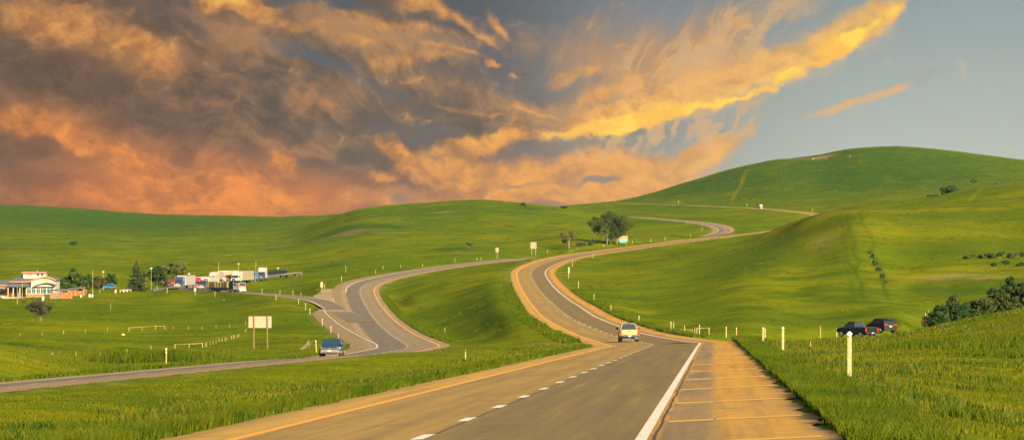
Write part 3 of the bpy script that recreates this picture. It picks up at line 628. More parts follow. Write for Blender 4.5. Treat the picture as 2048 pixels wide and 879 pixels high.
def leafy(name, label, base, h, w, mat, cat='tree', group=None, trunk_h=.28, clumps=40, per=110, leaf=.28, seed=0, lean=0.0, flat=1.0, sparse=1.0, trunks=1):
    global RS
    keep = RS; RS = np.random.RandomState(seed+100)
    o = thing(name, label, cat, base, 0, group); mb = MB(); cs = []
    for tk in range(trunks):
        bx = (RS.rand()-.5)*w*.35*(trunks > 1); by = (RS.rand()-.5)*w*.35*(trunks > 1); lx = (RS.rand()-.5)*w*.2+lean
        top = Vector((bx+lx, by, h*.72)); r0 = max(.05, h*.022)/math.sqrt(trunks)
        mb.tube([(bx, by, -.3), (bx+lx*.2, by, h*trunk_h*.6), (bx+lx*.5, by, h*.45), top], [r0*1.4, r0, r0*.7, r0*.25], 8)
        for i in range(max(3, int(7/trunks)+2)):
            a = RS.rand()*2*PI; z0 = h*(trunk_h*.7+RS.rand()*.4); e = Vector((bx+math.cos(a)*w*.42*RS.rand()**.4, by+math.sin(a)*w*.42, min(h*.93, z0+h*(.12+RS.rand()*.3))))
            s = Vector((bx+lx*.4, by, z0)); mb.tube([s, s.lerp(e, .5)+Vector((0,0,h*.03)), e], [r0*.5, r0*.3, r0*.1], 6); cs.append(np.array(e))
    mb.build('trunk', M_BARK, o, True)
    z0 = h*trunk_h; zc = (z0+h)/2; hz = (h-z0)/2
    while len(cs) < clumps:
        p = RS.randn(3); p /= np.linalg.norm(p); p *= RS.rand()**.45
        rr = 1-.35*max(0, p[2])**2-.25*max(0, -p[2])
        q = np.array([p[0]*w*.44*rr+lean*.5, p[1]*w*.44*rr, zc+p[2]*hz*.88]); cs.append(q)
    P = []
    for c in cs:
        r = w*(.07+.09*RS.rand()); k = int(per*(.5+RS.rand())*sparse); g = RS.randn(k, 3); g /= np.linalg.norm(g, axis=1)[:,None]; g *= (RS.rand(k)**.4)[:,None]*np.array([r, r, r*.72*flat]); P.append(c+g)
    P = np.concatenate(P); P = P[(P[:,2] < h) & (P[:,2] > h*.02)]
    leaf_mesh('crown', P, np.full(len(P), leaf), o, mat); RS = keep
    return o
def spruce(label, base, h, w, seed=3):
    global RS
    keep = RS; RS = np.random.RandomState(seed)
    o = thing('spruce_tree', label, 'tree', base); MB().tube([(0,0,-.3), (0,0,h*.5), (0,0,h*.98)], [.22, .14, .02], 8).build('trunk', M_BARK, o, True)
    P = []; S = []; L_ = 22
    for i in range(L_):
        t = i/(L_-1); z = h*(.06+.92*t); rad = w/2*(1-t)**.85*(.85+.3*RS.rand())+.12
        for k in range(max(5, int(13*(1-t))+3)):
            a = RS.rand()*2*PI; L1 = rad*(.75+.4*RS.rand()); m = int(14+46*(1-t)); s = RS.rand(m)**.7
            x = np.cos(a)*s*L1; y = np.sin(a)*s*L1; zz = z-s*L1*.30+.10*s**2*L1+RS.randn(m)*.07; sp = RS.randn(m)*.10*L1*s
            P.append(np.stack([x-np.sin(a)*sp, y+np.cos(a)*sp, zz], -1))
    P = np.concatenate(P); leaf_mesh('crown', P, np.full(len(P), .24), o, M_NEEDLE, .8); RS = keep
    return o
def hpx(px_h, d): return px_h*d/F0
def plant(kind, name, label, px, py, d0, d1, wpx, hp, mat, cat='tree', **k):
    p, d = spot(px, py, d0, d1); return leafy(name, label, p, hpx(hp, d), hpx(wpx, d), mat, cat, **k)
plant(0, 'cottonwood_tree', 'big rounded cottonwood standing by the highway bend beside the white and blue sign', 1222, 488, 870, 1500, 88, 70, M_LEAF_O, clumps=58, per=190, leaf=.34, seed=1, trunk_h=.10, trunks=4)
plant(0, 'willow_tree', 'sparse yellowish tree left of the big cottonwood', 1136, 496, 880, 1500, 36, 38, M_LEAF_Y, clumps=34, per=80, leaf=.30, seed=2, trunk_h=.15, trunks=2)
plant(0, 'shrub', 'low brown bush between the two trees by the highway bend', 1162, 494, 860, 1500, 24, 13, M_LEAF_B, 'bush', clumps=14, per=60, leaf=.25, seed=3, trunk_h=.05, trunks=2)
plant(0, 'shrub', 'low dark bush at the foot of the big cottonwood', 1184, 491, 860, 1500, 26, 14, M_LEAF_D, 'bush', clumps=16, per=70, leaf=.25, seed=4, trunk_h=.05, trunks=2)
plant(0, 'bare_tree', 'small grey twiggy tree in the valley left of the two road signs', 938, 498, 900, 1700, 15, 15, M_LEAF_B, clumps=16, per=50, leaf=.28, seed=5)
plant(0, 'lone_tree', 'lone brownish tree on the lawn below the rest area building', 75, 641, 480, 700, 58, 44, M_LEAF_B, clumps=60, per=120, leaf=.12, seed=6, trunk_h=.18, trunks=3, lean=.3)
plant(0, 'young_tree', 'thin young tree with few leaves on the lawn below the spruce', 221, 619, 540, 720, 13, 24, M_LEAF_Y, clumps=14, per=24, leaf=.10, seed=7)
p, d = spot(273, 582, 700, 900); spruce('tall dark spruce at the left end of the truck parking', p, hpx(62, d), hpx(50, d))
plant(0, 'park_tree', 'round dense tree just right of the tall spruce', 314, 578, 800, 900, 42, 50, M_LEAF_D, group='trees around the rest area', clumps=60, per=120, leaf=.30, seed=8, trunk_h=.1)
plant(0, 'park_tree', 'open brownish tree behind the first truck with the white trailer', 352, 572, 860, 930, 54, 48, M_LEAF_Y, group='trees around the rest area', clumps=44, per=90, leaf=.28, seed=9, trunk_h=.15, trunks=2)
plant(0, 'park_tree', 'small dark tree peeping out behind the spruce on its right', 292, 578, 830, 930, 18, 36, M_LEAF_D, group='trees around the rest area', clumps=20, per=80, leaf=.24, seed=10)
plant(0, 'park_tree', 'tallest leafy tree behind the two picnic shelters', 148, 589, 780, 860, 36, 54, M_LEAF, group='trees around the rest area', clumps=46, per=120, leaf=.30, seed=11, trunk_h=.1)
plant(0, 'park_tree', 'light green tree between the building and the shelters', 126, 590, 790, 880, 32, 42, M_LEAF, group='trees around the rest area', clumps=36, per=100, leaf=.30, seed=12, trunk_h=.1)
plant(0, 'park_tree', 'bushy green tree left of the tall light pole', 172, 590, 780, 860, 36, 44, M_LEAF, group='trees around the rest area', clumps=40, per=110, leaf=.30, seed=13, trunk_h=.08)
plant(0, 'park_tree', 'brownish round tree just right of the tall light pole', 199, 590, 780, 860, 34, 38, M_LEAF_B, group='trees around the rest area', clumps=44, per=100, leaf=.28, seed=14, trunk_h=.12)
plant(0, 'park_tree', 'small dark tree by the blue car, left of the spruce', 223, 580, 850, 960, 28, 29, M_LEAF_D, group='trees around the rest area', clumps=30, per=90, leaf=.30, seed=15, trunk_h=.1)
plant(0, 'park_tree', 'low dense tree filling the gap left of the tallest one behind the shelters', 137, 590, 800, 880, 30, 34, M_LEAF_D, group='trees around the rest area', clumps=40, per=110, leaf=.30, seed=91, trunk_h=.06)
plant(0, 'park_tree', 'dark tree tucked between the tallest tree and the tall light pole', 161, 590, 800, 880, 30, 38, M_LEAF_D, group='trees around the rest area', clumps=40, per=110, leaf=.30, seed=92, trunk_h=.06)
plant(0, 'park_tree', 'green tree directly behind the tall light pole', 186, 590, 800, 880, 28, 33, M_LEAF, group='trees around the rest area', clumps=40, per=110, leaf=.30, seed=93, trunk_h=.06)
plant(0, 'hill_bush', 'single dark bush on the skyline of the middle hill', 1046, 413, 1700, 2300, 11, 9, M_LEAF_D, 'bush', clumps=20, per=60, leaf=.4, seed=16, trunk_h=.05)
plant(0, 'hill_bush', 'dark bush alone on the far left slope', 147, 490, 1400, 2300, 17, 8, M_LEAF_D, 'bush', clumps=20, per=70, leaf=.5, seed=17, trunk_h=.05)
plant(0, 'hill_bush', 'dark low bush on the saddle where the road leaves the picture', 1128, 417, 1700, 2450, 16, 5, M_LEAF_D, 'bush', clumps=14, per=50, leaf=.4, seed=18, trunk_h=.05)
plant(0, 'tree_clump', 'compact block of dark trees at the foot of the big right hill', 1901, 390, 1400, 2600, 36, 19, M_LEAF_D, clumps=90, per=110, leaf=.5, seed=19, trunk_h=.02, trunks=5)
plant(0, 'hill_bush', 'small dark tree higher on the big right hill', 1947, 369, 1400, 2700, 13, 12, M_LEAF_D, 'bush', clumps=16, per=60, leaf=.5, seed=20, trunk_h=.1)
plant(0, 'hill_bush', 'low dark bush in the hollow left of the dark block of trees', 1866, 393, 1300, 2600, 24, 4, M_LEAF_D, 'bush', clumps=16, per=60, leaf=.4, seed=21, trunk_h=.02)
# thicket in the hollow behind the near bank, right
TH = [(1862,305,34,58,'B'),(1880,290,40,60,'D'),(1902,315,52,86,'B'),(1916,292,44,54,'D'),(1934,300,46,58,'D'),(1950,318,40,78,'D'),(1966,300,52,74,'Y'),(1990,318,50,92,'D'),(2006,300,54,82,'Y'),(2026,322,50,100,'D'),(2046,304,56,92,'Y'),(2068,318,60,102,'D')]
TL = ['leftmost bush of the thicket, low and brownish', 'dark squat bush second from the left end of the thicket', 'wide olive bush with pale tips in the left half of the thicket', 'low dark bush before the wide olive bush of the thicket',
      'dark bush in the low gap of the thicket', 'narrow dark shrub just right of the low gap of the thicket', 'olive bush at the middle front of the thicket', 'tall dark bush behind the olive bush at the middle of the thicket',
      'olive bush at the front right of the thicket', 'dark tree-like bush rising behind the right end of the thicket', 'olive bush cut by the right edge of the photo', 'dark bush at the far right end of the thicket, mostly out of frame']
for i, (px, d, wp, hp, m) in enumerate(TH):
    p = at_d(px, d); leafy('thicket_bush', TL[i], p, hpx(hp*1.12, d), hpx(wp*1.15, d), {'B': M_LEAF_B if i == 0 else M_LEAF_O, 'D': M_LEAF_D, 'Y': M_LEAF_O}[m], 'bush', 'bushes in the hollow behind the near bank', clumps=75, per=150, leaf=.15, seed=30+i, trunk_h=.04, trunks=3)
TB = [(1931,518,12,7,'D','tiny dark bush at the left end of the upper row on the right terrace'),(1945,517,16,12,'Y','pale olive bush second in the upper row on the right terrace'),(1960,516,14,8,'D','dark flat bush third in the upper row on the right terrace'),(1980,517,24,13,'B','brown bush left of the pointed dark one on the right terrace'),
      (2001,517,17,18,'D','pointed dark bush, tallest in the upper row on the right terrace'),(2026,516,26,12,'B','brown bush right of the pointed dark one on the right terrace'),(2045,515,12,13,'D','dark bush cut by the photo edge in the upper row on the terrace'),
      (1987,533,13,9,'D','left dark bush of the lower row on the right terrace'),(2011,532,14,14,'D','upright dark bush in the middle of the lower row on the right terrace'),(2041,532,22,8,'D','flat dark bush at the right end of the lower row on the terrace')]
for i, (px, py, wp, hp, m, lb) in enumerate(TB):
    plant(0, 'terrace_bush', lb, px, py, 380, 640, wp, hp, {'B': M_LEAF_B, 'D': M_LEAF_D, 'Y': M_LEAF_Y}[m], 'bush', group='bushes on the right terrace', clumps=24, per=70, leaf=.13, seed=50+i, trunk_h=.03, trunks=2)
GB = [(1739,508,11,10,'Y','topmost bush of the gully on the right hillside'),(1744,520,13,14,'D','dark bush second from the top of the hillside gully'),(1750,533,14,14,'D','widest dark bush halfway down the hillside gully'),(1757,545,12,12,'D','bush below the widest one in the hillside gully'),(1764,556,12,9,'D','second lowest bush of the hillside gully'),(1772,566,10,8,'Y','lowest bush of the hillside gully')]
for i, (px, py, wp, hp, m, lb) in enumerate(GB):
    plant(0, 'gully_bush', lb, px, py, 360, 640, wp, hp, {'D': M_LEAF_D, 'Y': M_LEAF_Y}[m], 'bush', group='bushes down the hillside gully', clumps=20, per=60, leaf=.12, seed=70+i, trunk_h=.03, trunks=2)
# dead branch leaning in the ditch left of the silver-blue car, and two stones
p, d = spot(615, 698, 200, 420); mb = MB()
for k in range(9):
    a = random.uniform(-.9, .9); mb.tube([(a*.8-.3, random.uniform(-.3,.3), 0), (a*.4+.1+random.uniform(-.1,.3), random.uniform(-.3,.3), .5+random.random()*.3), (a*.3+.5+random.uniform(-.2,.3), 0, .8+random.random()*.5)], [.03, .022, .008], 5)
tag(mb.build('dead_branch', M_BARK), 'dark dead branches leaning in the ditch left of the blue car', 'branch').location = p
def rock(label, px, py, d0, d1, s, col, seed):
    p, d = spot(px, py, d0, d1); r = random.Random(seed); mb = MB(); rings = []
    for i, (z, q) in enumerate(((-.2, .8), (.15, 1), (.5, .85), (.75, .4))):
        rings.append([(math.cos(2*PI*k/9)*s*q*r.uniform(.8,1.15), math.sin(2*PI*k/9)*s*q*r.uniform(.7,1.1), z*s*r.uniform(.85,1.1)) for k in range(9)])
    o = mb.loft(rings).build('boulder', paint('stone_%d' % seed, col, .9, var=.3, scale=3), None, True); o.location = p
    tag(o, label, 'rock')
rock('tan boulder in the grass left of the first rail fence', 246, 670, 300, 500, .42, (.34, .20, .09), 1)
rock('small white stone high on the big right hill', 1700, 313, 2000, 3000, .6, (.36, .33, .27), 2)
rock('pale stone on the quarry scar below the top of the big right hill', 1652, 317, 2000, 3000, .9, (.24, .17, .09), 3)
rock('brown stone at the left end of the quarry scar on the big right hill', 1626, 318, 2000, 3000, 1.0, (.36, .24, .12), 4)
# ------------------------------------------------------------------ posts, signs, fences
M_POST = paint('post_pale', (.165, .142, .050), .6, var=.2); M_POSTW = paint('post_wood', (.21, .165, .065), .8, var=.35, scale=9); M_SIGNP = paint('sign_post_brown', (.085, .055, .02), .8, var=.3, scale=6); M_CAP = paint('reflector_white', (.34, .325, .26), .3); M_DARK = paint('dark_metal', (.03, .03, .03), .5)
M_STEEL = paint('galvanised', (.30, .29, .26), .45, .6); M_SIGNB = paint('sign_board_pale', (.17, .135, .082), .6, var=.10, scale=2); M_SIGNF = paint('far_sign_board', (.15, .12, .075), .7, var=.15, scale=2); M_GREEN = paint('sign_green', (.02, .26, .15), .4); M_BLUE = paint('sign_blue', (.02, .20, .34), .4); M_WHITE_P = paint('sign_white', (.28, .26, .21), .45); M_RED = paint('red_paint', (.42, .02, .02), .4)
NUM = 'first second third fourth fifth sixth seventh eighth ninth tenth eleventh twelfth thirteenth fourteenth fifteenth sixteenth'.split()
def marker(label, px, py, hp, d0, d1, kind='steel', group=None, cap='round', tilt=0.0):
    p, d = spot(px, py, d0, d1); h = hpx(hp, d); k = max(.026, min(.045, h*.031)); k = max(k, .26*d/F0)
    if d > 420 and cap == 'round': cap = 'small'
    o = thing('marker_post', label, 'marker post', p, 0, group, 0, tilt)
    mb = MB()
    if kind == 'wood': mb.tube([(0,0,-.3), (0,0,h*.5), (0,0,h)], [k*1.25, k*1.2, k*1.1], 10)
    else:      # pressed U-channel
        mb.hexa([(-k,-.01,-.3),(k,-.01,-.3),(k*.7,.045,-.3),(-k*.7,.045,-.3),(-k,-.01,h),(k,-.01,h),(k*.7,.045,h),(-k*.7,.045,h)]); mb.box(-k*1.5,-k,-.005,.008,-.3,h*.995); mb.box(k,k*1.5,-.005,.008,-.3,h*.995)
    mb.build('post', M_POSTW if kind == 'wood' else M_POST, o, kind == 'wood')
    if cap == 'round':
        c = MB(); n = 12; r = k*1.5; c.loft([[(r*math.cos(2*PI*i/n), y, h-r*.9+r*math.sin(2*PI*i/n)) for i in range(n)] for y in (-.05, -.022)]); c.build('reflector', M_CAP, o)
    elif cap == 'small': MB().box(-k*1.3, k*1.3, -.03, -.012, h-k*3, h).build('reflector', M_CAP, o)
    elif cap == 'diamond':
        c = MB(); r = .085; c.loft([[(r*math.cos(PI/2*i), y, h-.06+r*math.sin(PI/2*i)) for i in range(4)] for y in (-.055, -.03)]); c.build('reflector', M_CAP, o)
    elif cap == 'bands':
        c = MB().box(-k*1.7,k*1.7,-.03,.06,h-.12,h+.02); c.build('reflector', M_CAP, o); MB().box(-k*1.6,k*1.6,-.028,.055,h*.72,h*.80).build('band', M_CAP, o)
    elif cap == 'black': MB().box(-k*1.3,k*1.3,-.03,.06,h*.72,h+.01).build('cap', M_DARK, o)
    return o
GR = 'marker posts along the right shoulder and ramp'
marker('tall pale marker post with white diamond reflector in the near right grass', 1699, 753, 90, 40, 130, group=GR, cap='diamond')
marker('pale post with white cap, next beyond the big diamond-topped one toward the road', 1566, 704, 51, 70, 200, group=GR)
marker('front one of the two overlapping white-capped posts near the ramp mouth', 1526.5, 692, 38, 90, 215, group=GR)
marker('rear one of the two overlapping white-capped posts near the ramp mouth', 1530.5, 681, 24, 225, 330, group=GR)
marker('brown wooden post between the ramp posts and the two black cars', 1641, 677, 25, 215, 420, 'wood', group=GR, cap=None)
marker('short green stake low in the grass left of the two black cars', 1620.7, 692, 10, 100, 220, 'wood', group=GR, cap=None)
marker('white banded post just left of the two black cars', 1673.6, 675, 19, 215, 420, group=GR, cap='bands')
marker('wooden post standing alone right of the two black cars', 1851, 647, 22, 215, 420, 'wood', group=GR, cap=None)
marker('tiny stake behind the lone wooden post right of the black cars', 1857, 624, 6, 300, 420, 'wood', group=GR, cap=None)
marker('white-topped thin post at the far edge of the ramp, left of a yellow wooden one', 1452.5, 675, 22, 270, 420, group=GR)
marker('yellow wooden post at the far edge of the ramp mouth', 1473, 680, 25, 262, 420, 'wood', group=GR, cap='round')
marker('white-topped post at the left end of the right-hand rail fences', 1342, 662, 19, 290, 480, group=GR)
marker('white-topped post before the right-hand rail fence with one rail', 1399, 669, 20, 268, 480, group=GR)
marker('short black and white banded post left of the one-rail fence', 1389.5, 667, 14, 275, 480, group=GR, cap='black')
for i, (px, py, hp) in enumerate([(1278,649,18),(1222,626,16),(1188,602,14),(1157,576,13),(1145,533,11),(1186,516,10)]):
    marker('%s white-topped post up the outer edge of the right carriageway beyond the pickup' % NUM[i], px, py, hp, 300, 1000, group='marker posts up the right carriageway')
GL = 'marker posts along the left carriageway'
for i, (px, py, hp) in enumerate([(677,681,13),(662,669,17),(644.7,653.5,16),(620,630,13),(611,620,14)]):
    marker('%s pale post up the outer edge of the left carriageway behind the blue car' % NUM[i], px, py, hp, 230, 700, group=GL)
marker('pale leaning post in the ditch just left of the blue car', 633, 704, 24, 190, 420, group=GL, tilt=-.06)
marker('thick pale post beside the left carriageway, nearest on that side', 332.5, 729, 33, 150, 330, 'wood', group=GL, cap='bands')
marker('black-topped yellow marker in the median grass beyond the tall verge', 931, 718, 21, 120, 420, group='marker posts in the median', cap='black')
marker('small white stake in the middle of the median slope', 889.6, 664, 10, 330, 620, group='marker posts in the median', cap=None)
for i, (px, py, hp) in enumerate([(683,562.5,12),(691.6,544,13),(751,547,8),(766,538,8),(801,535,6),(845,533,7),(910,524,8),(954,521,7),(962,520,6)]):
    marker('%s thin post along the far side of the left carriageway, counted from the ramp gore' % NUM[i], px, py, hp, 680, 1300, group='far posts beyond the left carriageway', cap=None)
for i, (px, py, hp) in enumerate([(524,586,10),(560,589.5,10),(586,590.5,10),(602,590.7,6)]):
    marker('%s white post behind the ramp, counted from the moving flatbed truck' % NUM[i], px, py, hp, 660, 860, group='posts behind the ramp', cap=None)
for i, (px, py, hp) in enumerate([(334.4,587,11),(430,594,12),(448,601,5),(552,600,11),(597,610,13)]):
    marker('%s pale post on the near side of the ramp, counted from the spruce' % NUM[i], px, py, hp, 560, 830, group='posts in front of the ramp', cap='bands' if i == 0 else None)
for i, (px, py, hp) in enumerate([(1095,505,6),(1155.5,499,6),(1207.5,494,6),(1265,486.6,6),(1302,484,8),(1330,481,8),(1381,473,5),(1404,461,6),(1374,448,4)]):
    marker('%s tiny post beside the highway bend, counted from the square sign' % NUM[i], px, py, hp, 850, 1700, group='tiny posts beside the highway bend', cap=None)
for i, (px, py, hp) in enumerate([(1357,406,5),(1494,412,5),(1625,422,5)]):
    marker('%s tiny post beside the farthest stretch of road, counted from the left' % NUM[i], px, py, hp, 1500, 2600, group='posts by the farthest road', cap=None)
for i, (px, py, hp) in enumerate([(40,671,7),(84,670,8),(127,668,8),(171,665.6,8),(215,662,8)]):
    marker('%s wire-fence post in the upper field row, left of the first rail fence' % NUM[i], px, py, hp, 300, 560, 'wood', 'fence posts in the left field', None)
for i, (px, py, hp) in enumerate([(347,658,6),(376.6,659,7),(404,658,6),(432,655,6),(459,654,6),(491,649,8)]):
    marker('%s wire-fence post in the upper field row, right of the first rail fence' % NUM[i], px, py, hp, 300, 560, 'wood', 'fence posts in the left field', None)
for i, (px, py, hp) in enumerate([(104.6,712,8),(152,710,8),(200,711,8),(253.6,706,9),(302,698,8)]):
    marker('%s wire-fence post in the lower field row behind the mound' % NUM[i], px, py, hp, 210, 420, 'wood', 'fence posts in the left field', None)
for i, (px, py, hp) in enumerate([(410.5,693,9),(413.5,692.5,10),(420,690.5,9),(426,688.5,9),(432,686.5,8),(438,684,8),(444,682.5,7),(450,682,8),(453.5,681,7),(463,678.5,8),(466.5,678,9),(469,676,7),(475,674.5,7),(478,672.5,6),(490,664,6),(493,661,5)]):
    marker('%s stake in the curved row leading from the long rail fence to the blank sign' % NUM[i], px, py, hp, 240, 520, 'wood', 'curved row of stakes', None)
for i, px in enumerate((1362, 1367, 1372, 1376, 1380, 1384)):
    marker('%s thin stake in the short row between the two right-hand rail fences' % NUM[i], px, 664, 7, 285, 480, 'wood', 'short row of stakes at right', None)
def fence(label, posts, hp, d0, d1, rails=1):
    P_ = [spot(px, py, d0, d1) for px, py in posts]; o = thing('rail_fence', label, 'fence', P_[0][0]); b = P_[0][0]; tops = []
    for (p, d) in P_:
        h = hpx(hp, d); q = p-b; k = max(.055, .4*d/F0); MB().tube([q+Vector((0,0,-.3)), q+Vector((0,0,h))], [k, k*.95], 8).build('post', M_POSTW, o, True); tops.append((q, h))
    for (a, ha), (c, hc) in zip(tops, tops[1:]):
        MB().tube([a+Vector((0,-.05,ha*.93)), (a+c)/2+Vector((0,-.05,(ha+hc)/2*.91)), c+Vector((0,-.05,hc*.93))], .035, 8).build('rail', M_POSTW, o, True)
fence('short pale rail fence alone in the left field, farther from the highway', [(258,662),(284,660.5),(311,658.5),(329.4,659)], 7.5, 300, 560)
fence('pale rail fence in the left field nearer the highway, ending in a row of stakes', [(350,696.5),(378,695),(405,694)], 8.5, 210, 460)
fence('left yellow rail fence beside the right carriageway beyond the pickup', [(1347,656),(1369,664)], 14, 290, 480)
fence('right yellow one-rail fence beside the ramp mouth', [(1393.5,668.5),(1418,668.5)], 14, 270, 480)
def board_sign(label, px, py, x0, x1, y0, y1, d0, d1, mat, post_x, post_mat, yaw=0.0, name='road_sign', extra=None, back=True):
    p, d = spot(px, py, d0, d1); s = d/F0; o = thing(name, label, 'sign', p, yaw)
    ex = lambda q: (q-px)*s; ez = lambda q: (py-q)*s
    for q in post_x: MB().box(ex(q)-.07, ex(q)+.07, -.02-.14, -.02, -.4, ez(y0)+.1).build('post', post_mat, o, bevel=.01)
    MB().box(ex(x0), ex(x1), 0, .05, ez(y1), ez(y0)).build('board', mat, o, bevel=.012)
    if back:
        for q in (.25, .75): z = ez(y1)+(ez(y0)-ez(y1))*q; MB().box(ex(x0)+.05, ex(x1)-.05, -.018, 0, z-.03, z+.03).build('stiffener', mat, o)
    return o, ex, ez
board_sign('large blank back of a road sign on two brown posts above the left valley', 519, 697, 497, 543, 632, 655, 250, 460, M_SIGNB, (508, 535), M_SIGNP)
board_sign('square pale sign on two posts left of the yellowish tree', 1067, 510, 1061, 1073, 484, 497, 850, 1500, M_SIGNF, (1063.5, 1071.5), M_POST)
board_sign('small pale sign on one post, left of the square sign', 994, 517, 991, 997.5, 495, 504, 850, 1500, M_SIGNF, (994.3,), M_POST)
o, ex, ez = board_sign('wide pale sign with a blue panel under it beside the big cottonwood', 1246, 490, 1237, 1255.5, 471.5, 482.5, 860, 1500, M_SIGNF, (1240, 1252.5), M_POST)
MB().box(ex(1241), ex(1251.5), -.03, -.005, ez(485), ez(479.2)).build('blue_panel', M_BLUE, o)
o, ex, ez = board_sign('narrow green mile marker on a thin post inside the right carriageway bend', 1137.5, 557, 1135.6, 1139.6, 534, 546, 520, 900, M_GREEN, (1137,), M_POST, back=False)
board_sign('small white exit sign in the ramp gore', 643, 584, 641.2, 645.4, 563.5, 574, 600, 860, M_WHITE_P, (643.8,), M_POST, back=False)
marker('thin pale post right of the small white sign in the ramp gore', 649, 580, 13, 600, 860, group='posts behind the ramp', cap=None)
o, ex, ez = board_sign('white square sign with a tall red panel on the grass before the parked trucks', 390.3, 590, 388, 392, 575.5, 582, 640, 860, M_WHITE_P, (390.3,), M_POST, back=False)
# cattle on the nearer right ridge: one body mesh each
M_HIDE = paint('black_hide', (.012, .010, .009), .8)
def cow(label, px, py, rz):
    p, d = spot(px, py, 1000, 1400); mb = MB()
    secs = [(-1.0,.18,.95,1.2),(-.85,.30,.72,1.38),(-.3,.36,.62,1.36),(.3,.36,.60,1.34),(.75,.28,.68,1.40),(1.0,.16,.85,1.42),(1.3,.13,1.0,1.45),(1.42,.15,1.0,1.42),(1.75,.09,.86,1.08)]
    mb.loft([[(math.cos(2*PI*k/10)*w_, y, (z0+z1)/2+math.sin(2*PI*k/10)*(z1-z0)/2) for k in range(10)] for y, w_, z0, z1 in secs])
    for y in (-.75, .7):
        for x in (-.2, .2): mb.tube([(x, y, .85), (x, y+(-.06 if y < 0 else .03), .45), (x, y, 0)], [.13, .07, .06], 8)
    for x in (-.2, .2): mb.tube([(x*.5, 1.38, 1.38), (x, 1.36, 1.42)], [.05, .02], 6)
    mb.tube([(0, -1.0, 1.2), (0, -1.1, .7), (0, -1.08, .5)], [.04, .03, .05], 6)
    o = mb.build('cow', M_HIDE, None, True); o.location = p; o.rotation_euler = (0, 0, rz); tag(o, label, 'cow', 'cattle grazing on the right ridge')
cow('leftmost black cow on the right ridge', 1993, 369, 1.4); cow('middle black cow on the right ridge', 2006, 368, -1.2); cow('rightmost black cow on the right ridge', 2028, 367, 1.7)
# ------------------------------------------------------------------ vehicles (local +Y is forward)
M_TYRE = paint('tyre', (.012, .012, .012), .8); M_RIM = paint('rim', (.30, .30, .30), .3, .8); M_CHROME = paint('chrome', (.45, .44, .42), .18, 1.0); M_TAIL = paint('tail_lamp', (.22, .008, .006), .25); M_HEAD = paint('head_lamp', (.42, .39, .30), .15)
M_DKCH = paint('dark_chrome', (.05, .055, .055), .3, .7); M_PLASTIC = paint('black_plastic', (.016, .016, .017), .5); M_PLATE = paint('plate_white', (.24, .235, .22), .4); M_PLATE_Y = paint('plate_yellow', (.55, .40, .02), .4)
def glass_mat(name, col, rough=.05):
    m, t, b = new_mat(name); p = t.new('ShaderNodeNewGeometry').outputs['Position']; n = t.noise(p, 3, 3, .6)
    t.put(b.inputs['Base Color'], t.mix(n, col, [c*1.6 for c in col])); b.inputs['Roughness'].default_value = rough; b.inputs['Specular IOR Level'].default_value = .6; return m
M_GLASS = glass_mat('tinted_glass', (.010, .014, .016)); M_GLASS_T = glass_mat('teal_glass', (.005, .020, .028))
def rr(y, hw, z0, z1, r=.35):
    """rounded cross-section of a body at station y"""
    h = z1-z0; c = min(hw, h)*r
    return [(-hw+c, y, z0), (hw-c, y, z0), (hw, y, z0+c*.8), (hw, y, z0+h*.55), (hw-c*.35, y, z1-c*.45), (hw-c*1.2, y, z1), (-hw+c*1.2, y, z1), (-hw+c*.35, y, z1-c*.45), (-hw, y, z0+h*.55), (-hw, y, z0+c*.8)]
def add_wheel(o, x, y, r, w, name='wheel'):
    t = MB().wheel(x, y, r, r, w, 20).build(name, M_TYRE, o, True); s = 1 if x > 0 else -1
    m = MB(); n = 12
    m.loft([[(x+s*(w/2+.004)*1.0 - s*q, y+rr_*math.cos(2*PI*k/n), r+rr_*math.sin(2*PI*k/n)) for k in range(n)] for q, rr_ in ((.03, r*.66), (-.005, r*.64), (-.02, r*.2))])
    m.build('rim', M_RIM, t); return t
def mirror(o, x, y, z, mat, big=1.0):
    s = 1 if x > 0 else -1; MB().bbox(x if s > 0 else x-.2*big, x+.2*big if s > 0 else x, y-.06, y+.06, z-.09*big, z+.09*big, .03).build('mirror', mat, o)
def quad_slab(mb, p, th):
    a, b, c, d = [Vector(q) for q in p]; n = (b-a).cross(d-a).normalized()*th
    return mb.hexa([a, b, c, d, a+n, b+n, c+n, d+n])
